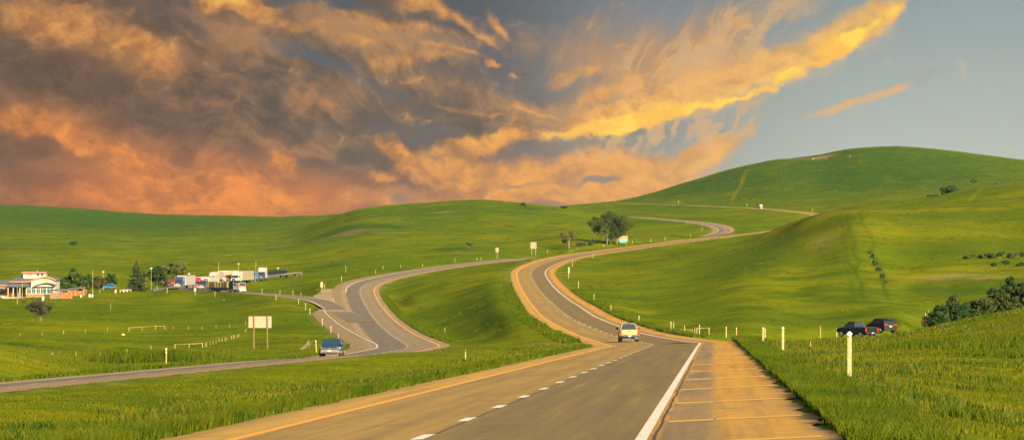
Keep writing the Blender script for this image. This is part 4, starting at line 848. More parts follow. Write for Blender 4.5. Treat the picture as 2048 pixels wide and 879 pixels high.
def greenhouse(o, base, top, body, glass, pill=.045, names=None, belt=0.0):
    """base/top: (y_rear, y_front, half-width, z); glass cabin with roof and pillars"""
    (a0, a1, aw, az), (b0, b1, bw, bz) = base, top
    mid = lambda t_: (a0+(b0-a0)*t_, a1+(b1-a1)*t_, aw+(bw-aw)*t_, az+(bz-az)*t_)
    core = MB(); core.loft([[(-w_, y0, z), (w_, y0, z), (w_, y1, z), (-w_, y1, z)] for y0, y1, w_, z in (mid(0), mid(1))]); core.build('cabin_shell', M_PLASTIC, o)
    e = .012
    A = lambda s, y, w_, z: (s*w_, y, z)
    def pane(name, pts): quad_slab(MB(), pts, e).build(name, glass, o)
    l, h = mid(.10), mid(.90)
    pane('rear_window', [(-l[2]*.90, l[0]-.0, l[3]), (l[2]*.90, l[0], l[3]), (h[2]*.88, h[0], h[3]), (-h[2]*.88, h[0], h[3])])
    pane('windshield', [(l[2]*.92, l[1], l[3]), (-l[2]*.92, l[1], l[3]), (-h[2]*.90, h[1], h[3]), (h[2]*.90, h[1], h[3])])
    for s in (-1, 1):
        for f0, f1 in ((.06, .47), (.53, .94)):
            q = lambda m_, f: (s*m_[2], m_[0]+(m_[1]-m_[0])*f, m_[3])
            pts = [q(l, f0), q(l, f1), q(h, f1), q(h, f0)]
            if s < 0: pts = pts[::-1]
            pane('side_window', pts)
    rf = MB(); rf.loft([[(-w_, y0, z), (w_*.0, y0-.03, z), (w_, y0, z), (w_, y1, z), (0, y1+.03, z), (-w_, y1, z)] for (y0, y1, w_, z) in ((b0-.03, b1+.03, bw+.02, bz-.02), (b0+.02, b1-.02, bw-.03, bz+.04), (b0+.2, b1-.15, bw-.2, bz+.06))]); rf.build('roof', body, o, True)
    pl = MB()
    for s in (-1, 1):
        for ya, yb in ((a0, b0), (a1, b1), ((a0+a1)/2, (b0+b1)/2)): pl.tube([(s*aw, ya, az), (s*bw, yb, bz)], pill, 6)
    pl.build('pillars', body, o, True)
def sedan(label, loc, rz, tiltx):
    o = thing('sedan_car', label, 'car', loc, rz, None, tiltx)
    blue = paint('car_sky_reflect', (.010, .026, .062), .35, .1, coat=.15); silver = paint('car_silver', (.085, .078, .066), .45, .1)  # body blue is the sky's reflection painted in; bumper stays silver
    b = MB().loft([rr(y, w_, z0, z1) for y, w_, z0, z1 in ((-2.34,.72,.45,.86),(-2.25,.84,.32,.95),(-1.4,.90,.24,1.0),(0,.91,.22,.98),(1.0,.90,.22,.95),(1.75,.87,.24,.84),(2.14,.82,.27,.74),(2.24,.77,.30,.70))]); b.build('body', blue, o, True)
    greenhouse(o, (-1.75, 1.05, .80, .95), (-.95, .15, .60, 1.40), blue, M_GLASS_T)
    bp = MB().loft([rr(y, w_, z0, z1, .3) for y, w_, z0, z1 in ((1.9,.895,.23,.58),(2.2,.86,.22,.60),(2.36,.74,.26,.56))]); bp.build('front_bumper', silver, o, True)
    MB().box(-.62, .62, 2.33, 2.40, .27, .36).build('lower_intake', M_PLASTIC, o)
    g = MB().box(-.42, -.03, 2.22, 2.27, .60, .70).box(.03, .42, 2.22, 2.27, .60, .70).build('grille', M_PLASTIC, o); MB().box(-.025, .025, 2.24, 2.29, .59, .72).build('grille_bar', M_CHROME, g)
    for s in (-1, 1):
        MB().hexa([(s*.45,2.10,.60),(s*.80,1.98,.60),(s*.86,1.80,.64),(s*.5,1.95,.64),(s*.45,2.25,.72),(s*.78,2.14,.74),(s*.84,1.90,.77),(s*.5,2.0,.75)]).build('headlight', M_HEAD, o)
        MB().bbox(s*.62-.10, s*.62+.10, 2.26, 2.36, .40, .47, .02).build('fog_lamp', M_HEAD, o)
        for y in (1.42, -1.42): add_wheel(o, s*.80, y, .33, .22)
        mirror(o, s*.90, .75, 1.02, M_PLASTIC)
        MB().box(s*.60-.18, s*.60+.18, -2.37, -2.30, .66, .80).build('tail_lamp', M_TAIL, o)
    MB().box(-.18, .18, 2.37, 2.39, .42, .52).build('plate', M_PLATE, o)
    return o
def pickup(label, loc, rz, tiltx, body, gate_mat, glass, name='pickup_truck', plate=M_PLATE, cover=None):
    o = thing(name, label, 'pickup', loc, rz, None, tiltx)
    MB().loft([rr(y, w_, z0, z1, .25) for y, w_, z0, z1 in ((-.55,.99,.52,1.17),(.0,1.0,.50,1.18),(1.3,1.0,.50,1.20),(2.2,.98,.52,1.16),(2.7,.93,.55,1.08),(2.85,.84,.60,1.0))]).build('body', body, o, True)
    bed = MB(); bed.loft([rr(y, .99, .56, 1.24, .18) for y in (-2.78, -.58)]); bed.build('bed', body, o, True)
    if cover: MB().bbox(-.86, .86, -2.7, -.62, 1.235, 1.275, .03).build('bed_cover', cover, o)
    else: MB().box(-.84, .84, -2.72, -.62, 1.232, 1.245).build('bed_opening', M_PLASTIC, o)
    greenhouse(o, (-.52, 1.55, .86, 1.16), (-.32, .75, .63, 1.84), body, glass, .05)
    gt = MB().bbox(-.80, .80, -2.83, -2.77, .72, 1.22, .03).build('tailgate', gate_mat, o); MB().box(-.13, .13, -2.85, -2.825, 1.06, 1.12).build('handle', M_PLASTIC, gt)
    bb = MB().bbox(-.96, .96, -2.98, -2.74, .50, .68, .04).build('rear_bumper', M_DKCH, o); MB().box(-.16, .16, -3.0, -2.975, .53, .66).build('plate', plate, bb)
    MB().box(-.75, .75, -2.6, 2.4, .34, .52).build('chassis', M_PLASTIC, o); MB().tube([(.55, -2.2, .42), (.62, -2.85, .42)], .045, 8).build('exhaust_pipe', M_STEEL, o); MB().box(-.10, .10, -2.75, -2.2, .26, .46).build('hitch', M_PLASTIC, o)
    MB().box(-.17, .17, -.42, -.33, 1.85, 1.90).build('high_brake_lamp', M_TAIL, o)
    for s in (-1, 1):
        MB().bbox(s*.905-.095, s*.905+.095, -2.845, -2.74, .72, 1.20, .02).build('tail_lamp', M_TAIL, o)
        for y in (1.85, -1.75): add_wheel(o, s*.84, y, .39, .27)
        mirror(o, s*.98, 1.25, 1.34, M_PLASTIC, 1.3)
        MB().bbox(s*.72-.15, s*.72+.15, 2.74, 2.86, .84, 1.0, .02).build('headlight', M_HEAD, o)
        MB().box(s*.84-.14, s*.84+.14, -2.28, -2.24, .28, .56).build('mud_flap', M_PLASTIC, o)
    MB().box(-.5, .5, 2.80, 2.88, .66, .98).build('grille', M_CHROME, o)
    return o
def suv(label, loc, rz, tiltx, body):
    o = thing('suv_car', label, 'suv', loc, rz, None, tiltx)
    MB().loft([rr(y, w_, z0, z1, .25) for y, w_, z0, z1 in ((-2.38,.84,.42,1.02),(-2.28,.93,.36,1.12),(-1,.97,.32,1.14),(1,.97,.32,1.13),(1.8,.94,.34,1.08),(2.25,.86,.40,1.0),(2.38,.74,.48,.92))]).build('body', body, o, True)
    greenhouse(o, (-2.22, 1.15, .86, 1.10), (-1.85, .35, .68, 1.70), body, M_GLASS, .06)
    MB().bbox(-.62, .62, -2.28, -2.02, 1.68, 1.74, .02).build('spoiler', body, o); MB().box(-.2, .2, -2.30, -2.27, 1.695, 1.725).build('high_brake_lamp', M_TAIL, o)
    MB().box(-.42, .42, -2.42, -2.36, .94, 1.0).build('chrome_strip', M_CHROME, o); MB().box(-.16, .16, -2.42, -2.37, .78, .91).build('plate', M_PLATE_Y, o)
    MB().bbox(-.90, .90, -2.46, -2.25, .40, .62, .04).build('rear_bumper', body, o); MB().box(-.5, .5, -2.475, -2.44, .44, .48).build('bumper_trim', M_CHROME, o)
    for s in (-1, 1):
        MB().bbox(s*.66-.22, s*.66+.22, -2.41, -2.25, .94, 1.10, .02).build('tail_lamp', M_TAIL, o); MB().box(s*.72-.12, s*.72+.12, -2.475, -2.44, .52, .57).build('reflector', M_TAIL, o)
        for y in (1.45, -1.45): add_wheel(o, s*.85, y, .38, .24)
        mirror(o, s*.95, .95, 1.2, body); MB().tube([(s*.60, -1.6, 1.78), (s*.60, .1, 1.78)], .02, 6).build('roof_rail', M_CHROME, o)
        MB().bbox(s*.62-.16, s*.62+.16, 2.22, 2.36, .80, .93, .02).build('headlight', M_HEAD, o)
    return o
def on_road(rd, d, off):
    p = rd.at(np.array([d, d+1.0]), off); a, b = Vector(p[0]), Vector(p[1]); v = b-a
    return a, math.atan2(-v.x, v.y), math.atan2(v.z, math.hypot(v.x, v.y))
# cream pickup driving away
def off_for(rd, d, px): q = rd.at(np.array([d]), 0)[0]; k = np.interp(d, rd.d, rd.c); return (X_of(px, d)-q[0])/k
M_CREAM = paint('pickup_cream', (.185, .148, .078), .45, .1, coat=.1); M_GATE_SUNLIT = paint('pickup_tailgate_sunlit', (.205, .148, .048), .5, coat=.0)  # tailgate gold is warm sunlight put into a white truck's colour
a, rz, tx = on_road(R, 252, off_for(R, 252, 1257)); pickup('cream pickup seen from behind, driving away on the right carriageway', a, rz, tx, M_CREAM, M_GATE_SUNLIT, M_GLASS)
a, rz, tx = on_road(L, 205, off_for(L, 205, 664)); sedan('blue sedan with silver bumper and lit headlights coming along the left carriageway', a, rz+PI, -tx)
M_BLK = paint('car_black', (.004, .005, .008), .4, spec=.22)
def place_hidden(px, d, dz=0.0): p = at_d(px, d); p.z += dz; return p
def lift_to(px, py, d): x = X_of(px, d); return Vector((x, d*YS, max(Z_of(py, d), gz(x, d*YS))))
suv_p = lift_to(1762, 665, 282); pk_p = lift_to(1714, 674, 276)
_bp = pickup('black pickup standing on the ramp beside the black SUV, its rear window shiny', pk_p, math.radians(34), 0, M_BLK, M_BLK, M_GLASS, 'pickup_truck', M_PLATE, M_PLASTIC)
_bs = suv('black SUV with red tail lamps and yellow plate, right of the black pickup', suv_p, math.radians(24), 0, M_BLK)

_bp.scale = (.93,)*3; _bs.scale = (.93,)*3
# ---- lorries
def colour(n, c, r=.4): return MATS.get(n) or paint(n, c, r, coat=.2)
C_WHITE = colour('truck_white', (.27, .25, .205)); C_CREAM = colour('truck_cream', (.24, .205, .15)); C_NAVY = colour('truck_navy', (.018, .030, .075)); C_BLUE = colour('truck_blue', (.015, .075, .17)); C_RED = colour('truck_red', (.30, .012, .016)); C_ORANGE = colour('truck_orange', (.38, .16, .012)); C_GREY = colour('trailer_grey', (.22, .21, .20)); C_BEIGE = colour('trailer_beige', (.205, .175, .12)); C_TEALN = paint('truck_dark_teal', (.006, .018, .028), .7, spec=.15)
def tractor(o, cab, grille, roof=None, hood=True, high=3.75):
    MB().bbox(-1.05, 1.05, -6.4, -.3, .55, 1.0, .05).build('chassis', M_PLASTIC, o)
    if hood: MB().loft([[(-w_, y, z0), (w_, y, z0), (w_, y, z1-.15), (w_-.18, y, z1), (-w_+.18, y, z1), (-w_, y, z1-.15)] for y, w_, z0, z1 in ((-1.9,1.12,.75,2.05),(-.8,1.05,.75,1.92),(-.12,.92,.8,1.80))]).build('hood', cab, o, True)
    c = MB(); c.loft([[(-1.2, y0, z), (1.2, y0, z), (1.2, y1, z), (-1.2, y1, z)] for y0, y1, z in ((-3.3, -1.75 if hood else -.25, .85), (-3.3, -1.8 if hood else -.3, 1.95), (-3.3, -2.2 if hood else -.5, 2.85))]); c.build('cab', cab, o, bevel=.05)
    s = MB(); s.loft([[(-1.22, y0, z), (1.22, y0, z), (1.22, y1, z), (-1.22, y1, z)] for y0, y1, z in ((-5.2, -3.28, .85), (-5.2, -3.28, 2.95), (-5.2, -4.2, high))]); s.build('sleeper', roof or cab, o, bevel=.05)
    f = MB(); yf = -2.2 if hood else -.5; f.loft([[(-1.16, -3.6, z0), (1.16, -3.6, z0), (1.16, y1, z1), (-1.16, y1, z1)] for z0, z1, y1 in ((2.84, 2.84, yf), (high-.02, 3.1, yf-.4))]); f.build('roof_fairing', roof or cab, o, bevel=.04)
    y0, y1 = (-1.78, -2.16) if hood else (-.28, -.47)
    quad_slab(MB(), [(1.08, y0, 2.02), (-1.08, y0, 2.02), (-1.05, y1, 2.76), (1.05, y1, 2.76)], .03).build('windshield', M_GLASS, o); MB().box(-1.14, 1.14, y1-.02, y1+.22, 2.80, 2.90).build('visor', cab, o)
    yg = -.12 if hood else -.22
    g = MB().bbox(-.58, .58, yg-.02, yg+.06, .86, 1.74, .04).build('grille', grille, o)
    for z in (1.0, 1.2, 1.4, 1.6): MB().box(-.48, .48, yg+.055, yg+.075, z-.03, z+.03).build('grille_bar', M_PLASTIC, g)
    MB().bbox(-1.2, 1.2, -.25, .12, .42, .80, .06).build('front_bumper', M_CHROME if hood else C_WHITE, o)
    for q in (-1, 1):
        MB().bbox(q*.86-.16, q*.86+.16, yg-.12, yg+.06, 1.05, 1.3, .03).build('headlight', M_HEAD, o); MB().tube([(q*1.2, -3.25, .9), (q*1.2, -3.25, high+.1)], .075, 8).build('exhaust_stack', M_CHROME, o)
        mirror(o, q*1.25, -1.95 if hood else -.7, 2.3, M_CHROME, 1.5); MB().tube([(q*1.14, -3.1, .72), (q*1.14, -4.3, .72)], .30, 12).build('fuel_tank', M_CHROME, o)
        quad_slab(MB(), ([(-1.2,-3.1,2.0),(-1.2,-3.1,2.7),(-1.2,-2.3,2.7),(-1.2,-2.0,2.0)] if q < 0 else [(1.2,-2.0,2.0),(1.2,-2.3,2.7),(1.2,-3.1,2.7),(1.2,-3.1,2.0)]), .015).build('side_window', M_GLASS, o)
        for y in (-1.0 if hood else -1.3, -4.7, -6.0): add_wheel(o, q*1.04, y, .52, .32)
def box_trailer(o, mat, length=14.0, front=None, ribs=True, rear_y=-5.8, marks=None):
    y1, y0 = rear_y, rear_y-length
    b = MB().bbox(-1.3, 1.3, y0, y1, 1.2, 4.1, .03).build('trailer_box', mat, o)
    if front: MB().box(-1.28, 1.28, y1+.002, y1+.03, 1.25, 4.05).build('trailer_front', front, b)
    if ribs:
        rb = MB()
        for i in range(int(length/2.4)+1):
            for q in (-1, 1): rb.box(q*1.3-(.012 if q < 0 else 0), q*1.3+(.012 if q > 0 else 0), y0+.1+i*2.4, y0+.16+i*2.4, 1.25, 4.05)
        rb.build('side_seams', C_GREY, b)
    MB().box(-1.31, 1.31, y0-.01, y1+.01, 1.08, 1.2).build('trailer_rail', M_STEEL, o); MB().box(-.5, .5, y0+.3, y1-1, .9, 1.08).build('trailer_frame', M_PLASTIC, o)
    for q in (-1, 1):
        for y in (y0+1.2, y0+2.5): add_wheel(o, q*1.06, y, .52, .34)
        MB().box(q*.7-.06, q*.7+.06, y1-2.6, y1-2.45, .15, 1.1).build('landing_leg', M_PLASTIC, o)
        if marks:
            mk = MB()
            for (u0, u1, z0, z1) in marks: mk.box(q*1.302-(.012 if q < 0 else -.0), q*1.302+(.012 if q > 0 else 0), y1-u1, y1-u0, z0, z1)
            mk.build('faded_lettering', C_GREY, b)
    return b
LOTG = 'lorries parked at the rest area'
def lorry(label, px, d, head, cab, grille, trailer, roof=None, high=3.75, front=None, ribs=True, marks=None, hood=True, length=14.0, dz=.15):
    x = X_of(px, d); p = Vector((x, d*YS, gz(x, d*YS)+dz)); o = thing('semi_truck', label, 'lorry', p, PI+math.radians(head), LOTG)
    tractor(o, cab, grille, roof, hood, high)
    if trailer: box_trailer(o, trailer, length, front, ribs, marks=marks)
    return o
lorry('lorry with dark navy windshield front and pale panelled trailer, leftmost of the parked row', 354.5, 772, -8, C_NAVY, C_CREAM, C_GREY, C_NAVY, 3.85, C_WHITE)
lorry('red lorry mostly hidden between the leftmost white one and the navy one', 389, 800, -8, C_RED, M_CHROME, C_WHITE, C_RED, 4.0, C_WHITE)
t3 = lorry('navy lorry with big cream grille and white trailer with a red mark', 401.5, 786, -9, C_NAVY, C_CREAM, C_WHITE, None, 3.3, C_WHITE)
MB().hexa([(-1.0,-5.765,3.45),(.2,-5.765,3.3),(.2,-5.75,3.3),(-1.0,-5.75,3.45),(-.8,-5.765,3.8),(.5,-5.765,3.75),(.5,-5.75,3.75),(-.8,-5.75,3.8)]).build('red_mark', C_RED, t3)
lorry('white lorry with beige lettered trailer, in the middle of the parked row', 421, 812, -11, C_WHITE, C_CREAM, C_BEIGE, C_GREY, 3.9, C_BEIGE, True, [(1.2,4.6,2.75,3.0),(1.0,5.4,1.95,2.08),(1.4,3.6,1.7,1.8)])
lorry('white lorry with plain tall white trailer, right of the lettered beige one', 440, 818, -9, C_WHITE, M_CHROME, C_WHITE, C_WHITE, 4.0, C_WHITE)
lorry('short orange lorry between two white ones', 455, 812, -8, C_ORANGE, M_CHROME, None, C_ORANGE, 3.0)
lorry('white lorry with beige box trailer in the right half of the row', 467, 808, -12, C_WHITE, M_PLASTIC, C_BEIGE, C_WHITE, 4.05, C_WHITE, False)
lorry('bright blue lorry with white roof fairing and white framed grille', 502, 822, -12, C_BLUE, C_WHITE, None, C_BLUE, 3.3)
lorry('dark blue lorry with tall white sleeper pulling the long flatbed', 518, 834, -14, C_NAVY, M_CHROME, None, C_WHITE, 4.3)
# long flatbed with a dark crate row, then an empty drop-deck trailer
M_DECK = paint('deck_wood', (.13, .095, .055), .85, var=.3, scale=5)
def flatbed(label, px0, px1, d0, d1, name='flatbed_trailer', axles=2, sag=0.0):
    a, b = at_d(px0, d0), at_d(px1, d1); v = b-a; ln = v.length; o = thing(name, label, 'trailer', a+Vector((0,0,.15)), math.atan2(-v.x, v.y), LOTG, math.atan2(v.z, math.hypot(v.x, v.y)))
    MB().bbox(-1.28, 1.28, 0, ln, 1.15, 1.35, .03).build('deck', M_DECK, o); MB().box(-1.3, 1.3, .1, ln-.1, .98, 1.15).build('side_rail', M_DECK, o)
    for q in (-1, 1):
        for i in range(axles): add_wheel(o, q*1.05, ln-1.3-1.3*i, .52, .34)
        MB().box(q*.7-.07, q*.7+.07, 2.2, 2.4, .1, 1.0).build('landing_leg', M_PLASTIC, o)
    return o, ln
o, ln = flatbed('flatbed trailer behind the dark blue lorry, carrying a row of dark crates', 529, 569, 842, 872)
c = thing('crate_row', 'long dark teal crate row lying on the flatbed trailer', 'cargo', o.location, o.rotation_euler[2], None, o.rotation_euler[0])
for i in range(3): MB().bbox(-1.1, 1.1, 1.2+i*(ln-2.2)/3, 1.1+(i+1)*(ln-2.2)/3, 1.36, 2.5, .05).build('crate', C_TEALN, c)
MB().bbox(-1.15, 1.15, ln-.9, ln-.4, 1.36, 2.75, .05).build('end_stake', M_PLASTIC, c)
flatbed('empty low trailer at the right end of the parked lorries', 570, 597, 866, 884)
# flatbed lorry leaving on the ramp, loaded with upright bundles
dT = 752.0; pr = P.at(np.array([dT, dT-4.0]), 0.3); v = Vector(pr[1])-Vector(pr[0]); 
tr = thing('flatbed_truck', 'dark flatbed lorry with white and red nose coming down the ramp, headlights on', 'lorry', (X_of(486, 741), 741*YS, gz(X_of(486, 741), 741*YS)+.30), math.atan2(-v.x, v.y)*.45-.55+PI*0, None)
tr.rotation_euler = (0, 0, -(PI-math.radians(38)))
tractor(tr, C_WHITE, C_WHITE, C_TEALN, False, 3.5)
MB().bbox(-1.26, 1.26, -.32, -.18, 1.62, 1.95, .02).build('red_band', C_RED, tr); MB().bbox(-1.27, 1.27, -17.5, -5.6, 1.15, 1.35, .03).build('deck', M_PLASTIC, tr); MB().bbox(-1.28, 1.28, -15.0, -6.6, .55, 1.12, .04).build('side_skirt', C_TEALN, tr)
for q in (-1, 1):
    for y in (-14.2, -15.5, -16.8): add_wheel(tr, q*1.04, y, .5, .34)
ld = thing('stake_load', 'row of upright brown and yellow bundles on the moving flatbed lorry', 'cargo', tr.location, tr.rotation_euler[2]); M_BUN = [paint('bundle_yellow', (.26, .20, .04), .8), paint('bundle_brown', (.10, .06, .03), .8), paint('bundle_dark', (.03, .03, .03), .8)]
for i in range(15):
    y = -6.4-i*.72; z = 3.1+random.uniform(-.25, .1); k = random.uniform(-.12, .12)
    MB().hexa([(-1.15,y-.62,1.36),(1.15,y-.62,1.36),(1.15,y-.04,1.36),(-1.15,y-.04,1.36),(-1.1,y-.6+k,z),(1.1,y-.6+k,z),(1.1,y-.06+k,z),(-1.1,y-.06+k,z)]).build('bundle', M_BUN[(i*7+i//3) % 3], ld, bevel=.03)
# small cars at the rest area, and the white van far up the road
def small_car(label, px, py, d0, d1, rz, mat, group='cars parked at the rest area'):
    p, d = spot(px, py, d0, d1); o = thing('parked_car', label, 'car', p+Vector((0,0,.1)), rz, group)
    MB().loft([rr(y, w_, z0, z1, .3) for y, w_, z0, z1 in ((-2.2,.8,.42,.9),(-2.1,.9,.32,.98),(0,.92,.26,1.0),(1.4,.9,.28,.92),(2.1,.82,.34,.8),(2.2,.72,.4,.74))]).build('body', mat, o, True)
    greenhouse(o, (-1.9, .9, .82, .98), (-1.4, .1, .64, 1.58), mat, M_GLASS)
    for s in (-1, 1):
        for y in (1.4, -1.4): add_wheel(o, s*.82, y, .34, .22)
        MB().box(s*.62-.16, s*.62+.16, 2.08, 2.18, .60, .74).build('headlight', M_HEAD, o); MB().box(s*.68-.14, s*.68+.14, -2.2, -2.12, .7, .86).build('tail_lamp', M_TAIL, o)
    return o
small_car('bright blue car parked under the small dark tree left of the spruce', 218, 578, 830, 960, 1.3, colour('car_bright_blue', (.01, .10, .24)))
small_car('dark maroon car parked right of the spruce', 334, 573.5, 800, 900, .5, colour('car_maroon', (.05, .012, .012)))
small_car('red car parked behind the dark maroon one', 330, 572, 850, 960, 1.2, colour('car_red', (.32, .02, .012)))
small_car('second red car half hidden beside the leftmost lorry', 341, 571, 845, 960, 1.4, colour('car_red', (.32, .02, .012)))
a, rz, tx = on_road(R, 1820, off_for(R, 1820, 1522)); o = thing('delivery_van', 'white van with orange-lit side far up the road below the big hill', 'van', a, rz+PI, None, -tx)
MB().bbox(-1.1, 1.1, -5.6, .0, .5, 3.1, .1).build('cargo_box', C_WHITE, o); MB().loft([rr(y, w_, z0, z1, .25) for y, w_, z0, z1 in ((.02,1.05,.5,2.3),(.8,1.05,.5,2.2),(1.7,1.0,.5,1.25),(2.1,.92,.55,1.1))]).build('cab', C_WHITE, o, True)
quad_slab(MB(), [(.9, 1.62, 1.35), (-.9, 1.62, 1.35), (-.9, .92, 2.12), (.9, .92, 2.12)], .03).build('windshield', M_GLASS, o)
for s in (-1, 1):
    for y in (1.0, -4.2): add_wheel(o, s*.95, y, .42, .26)
    MB().box(s*.7-.16, s*.7+.16, 2.05, 2.15, .8, .98).build('headlight', M_HEAD, o)
# ------------------------------------------------------------------ rest area building, shelters, lamps
M_STUCCO = paint('stucco_cream', (.25, .225, .175), .8, var=.07, scale=.8); M_ROOFM = paint('metal_roof', (.085, .09, .088), .5, .2, var=.15, scale=2); M_TRIM = paint('roof_trim_rust', (.30, .11, .05), .6); M_MULL = paint('mullion_cream', (.25, .23, .17), .5)
def brick_mat():
    m, t, b = new_mat('brick_orange'); tc = t.new('ShaderNodeTexCoord').outputs['Object']; s = t.sep(tc)
    br = t.new('ShaderNodeTexBrick'); t.put(br.inputs['Vector'], t.vec(t.add(s[0], s[1]), s[2])); br.inputs['Color1'].default_value = (.22,.075,.020,1); br.inputs['Color2'].default_value = (.17,.055,.016,1); br.inputs['Mortar'].default_value = (.18,.10,.05,1); br.inputs['Scale'].default_value = 4
    n = t.noise(tc, 1.5, 4, .6); t.put(b.inputs['Base Color'], t.mix(t.mul(n, .3), br.outputs[0], (.12, .06, .03))); b.inputs['Roughness'].default_value = .85; return m
M_BRICK = brick_mat(); M_WINDARK = glass_mat('window_dark', (.008, .016, .022)); M_GLASSB = glass_mat('window_teal', (.014, .045, .06)); M_GOLD = paint('emblem_gold', (.36, .22, .03), .5); M_EMB_G = paint('emblem_green', (.10, .15, .03), .6); M_CONC = paint('concrete_pale', (.30, .27, .20), .85)
dB = 765.0; kB = dB/F0
pB = at_d(60, dB); pB.z = Z_of(594.5, dB)
bd = thing('rest_area_building', 'low visitor building with curved white gable, glass front and orange brick base', 'building', pB)
X_ = lambda px: (px-60)*kB
Zb = lambda py: (594.5-py)*kB
def bpart(mb, name, mat, parent=None, smooth=False, bevel=0.0): return mb.build(name, mat, parent or bd, smooth, bevel)
top = [(110,560.5),(106,558),(100,556),(92,554.6),(84,555),(76,557),(68,560),(62,563)]
bpart(MB().prism([(X_(62), -.5), (X_(110), -.5)] + [(X_(a), Zb(b)) for a, b in top], 0, 13), 'gable_hall', M_STUCCO)
rt = [(112.5,561.5)]+top+[(60,564)]
bpart(MB().loft([[(X_(a), y, Zb(b)+.04) for a, b in rt]+[(X_(a), y, Zb(b)+.34) for a, b in rt[::-1]] for y in (-.7, 13.4)]), 'curved_roof', M_ROOFM); bpart(MB().loft([[(X_(a), y, Zb(b)+.02) for a, b in rt]+[(X_(a), y, Zb(b)+.30) for a, b in rt[::-1]] for y in (-.78, -.702)]), 'roof_edge', M_TRIM)
bpart(MB().box(X_(20), X_(62), 2.0, 12.5, -.5, Zb(563.5)), 'side_hall', M_STUCCO)
quad = lambda a, b, c, d, th: quad_slab(MB(), [a, b, c, d], th)
bpart(quad((X_(18.5), 1.2, Zb(563.3)), (X_(66), 1.2, Zb(563.3)), (X_(86), 8.5, Zb(553.8)), (X_(31), 8.5, Zb(553.8)), .2), 'side_roof', M_ROOFM); bpart(MB().box(X_(18.3), X_(62), 1.02, 1.18, Zb(564), Zb(562.6)), 'side_roof_edge', M_TRIM)
bpart(quad((X_(14), -2.6, Zb(572.8)), (X_(58), -2.6, Zb(572.8)), (X_(60), 1.95, Zb(566.6)), (X_(21), 1.95, Zb(566.6)), .18), 'porch_roof', M_ROOFM); bpart(MB().box(X_(14), X_(58), -2.72, -2.62, Zb(574), Zb(572.2)), 'porch_fascia', C_TEALN)
cl = bpart(MB().box(X_(42), X_(87), 5.5, 10, Zb(557), Zb(545.8)), 'clerestory', M_STUCCO)
bpart(MB().bbox(X_(39.5), X_(89.5), 4.7, 10.6, Zb(545.6), Zb(543.2), .05), 'clerestory_roof', M_ROOFM, cl); bpart(MB().box(X_(39.3), X_(89.7), 4.6, 4.69, Zb(545.7), Zb(544.4)), 'clerestory_trim', M_TRIM, cl)
for a, b in ((50, 54), (55, 60), (70.3, 73.8), (78.5, 82)): bpart(MB().box(X_(a), X_(b), 5.42, 5.497, Zb(551.5), Zb(547)), 'window', M_WINDARK if a > 65 else M_TRIM, cl)
bpart(MB().tube([(X_(69), 7, Zb(543.5)), (X_(69), 7, Zb(536))], [.06, .03], 6), 'antenna', M_POST); bpart(MB().tube([(X_(69), 7, Zb(543.4)), (X_(69), 7, Zb(541))], [.30, .05], 8), 'vent', M_POST)
# arched canopy over the glass bay
arc = [(70,572),(78,568.6),(88,566),(98,565.6),(106,567),(113,570.5)]
bpart(MB().loft([[(X_(a), y, Zb(b)) for a, b in arc]+[(X_(a), y, Zb(b)+.22) for a, b in arc[::-1]] for y in (-2.4, -.02)]), 'arched_canopy', M_ROOFM); bpart(MB().prism([(X_(a), Zb(b)-.03) for a, b in arc]+[(X_(111), Zb(572.5)), (X_(74), Zb(572.5))], -1.2, -1.0), 'canopy_infill', M_STUCCO)
bpart(MB().box(X_(53), X_(108), -.12, -.004, Zb(586.2), Zb(573)), 'glass_front', M_GLASSB)
for a in (53, 58, 63, 67.5, 72, 76.5, 81, 86, 93.5, 100, 107): bpart(MB().box(X_(a)-.16 if a in (53, 63, 72, 81, 93.5, 107) else X_(a)-.05, X_(a)+.16 if a in (53, 63, 72, 81, 93.5, 107) else X_(a)+.05, -.22, -.123, Zb(586.4), Zb(572.8)), 'mullion', M_MULL)
bpart(MB().box(X_(53), X_(108), -.25, -.20, Zb(577.2), Zb(576.4)), 'transom', M_MULL); bpart(MB().box(X_(51.5), X_(100), -.45, -.25, Zb(587.2), Zb(586.2)), 'sill', M_CONC); bpart(MB().box(X_(52), X_(88), -.4, -.003, -.6, Zb(587.2)), 'brick_base', M_BRICK); bpart(MB().box(X_(88), X_(110), -.3, -.003, -.6, Zb(587.2)), 'base_shade', M_PLASTIC)  # black slab right of the brick base stands in for shadow
bpart(MB().box(X_(21), X_(52), 1.85, 1.997, -.4, Zb(573.5)), 'entrance_glass', M_WINDARK)
for a in (18.2, 28.6, 41.8): bpart(MB().box(X_(a)-.12, X_(a)+.12, -2.5, -2.26, Zb(586.5), Zb(573)), 'porch_column', M_MULL); bpart(MB().bbox(X_(a)-.34, X_(a)+.34, -2.72, -2.04, -.5, Zb(586.5), .04), 'brick_pier', M_BRICK)
for a in (23.2, 36.2, 47): bpart(MB().box(X_(a)-.12, X_(a)+.12, 1.6, 1.84, -.4, Zb(578)), 'door_frame', M_MULL)
bpart(MB().box(X_(8), X_(54), -3.4, 1.9, -.6, Zb(593.8)), 'porch_floor', M_CONC)
bpart(MB().box(X_(-34), X_(20), 4, 14, -.6, Zb(571)), 'brick_wing', M_BRICK); bpart(quad((X_(-36), 3.3, Zb(571)), (X_(21.5), 3.3, Zb(571)), (X_(21.5), 10, Zb(562.4)), (X_(-36), 10, Zb(562.4)), .2), 'wing_roof', M_ROOFM); bpart(MB().box(X_(-36), X_(20), 3.1, 3.28, Zb(571.6), Zb(569.8)), 'wing_roof_edge', M_TRIM)
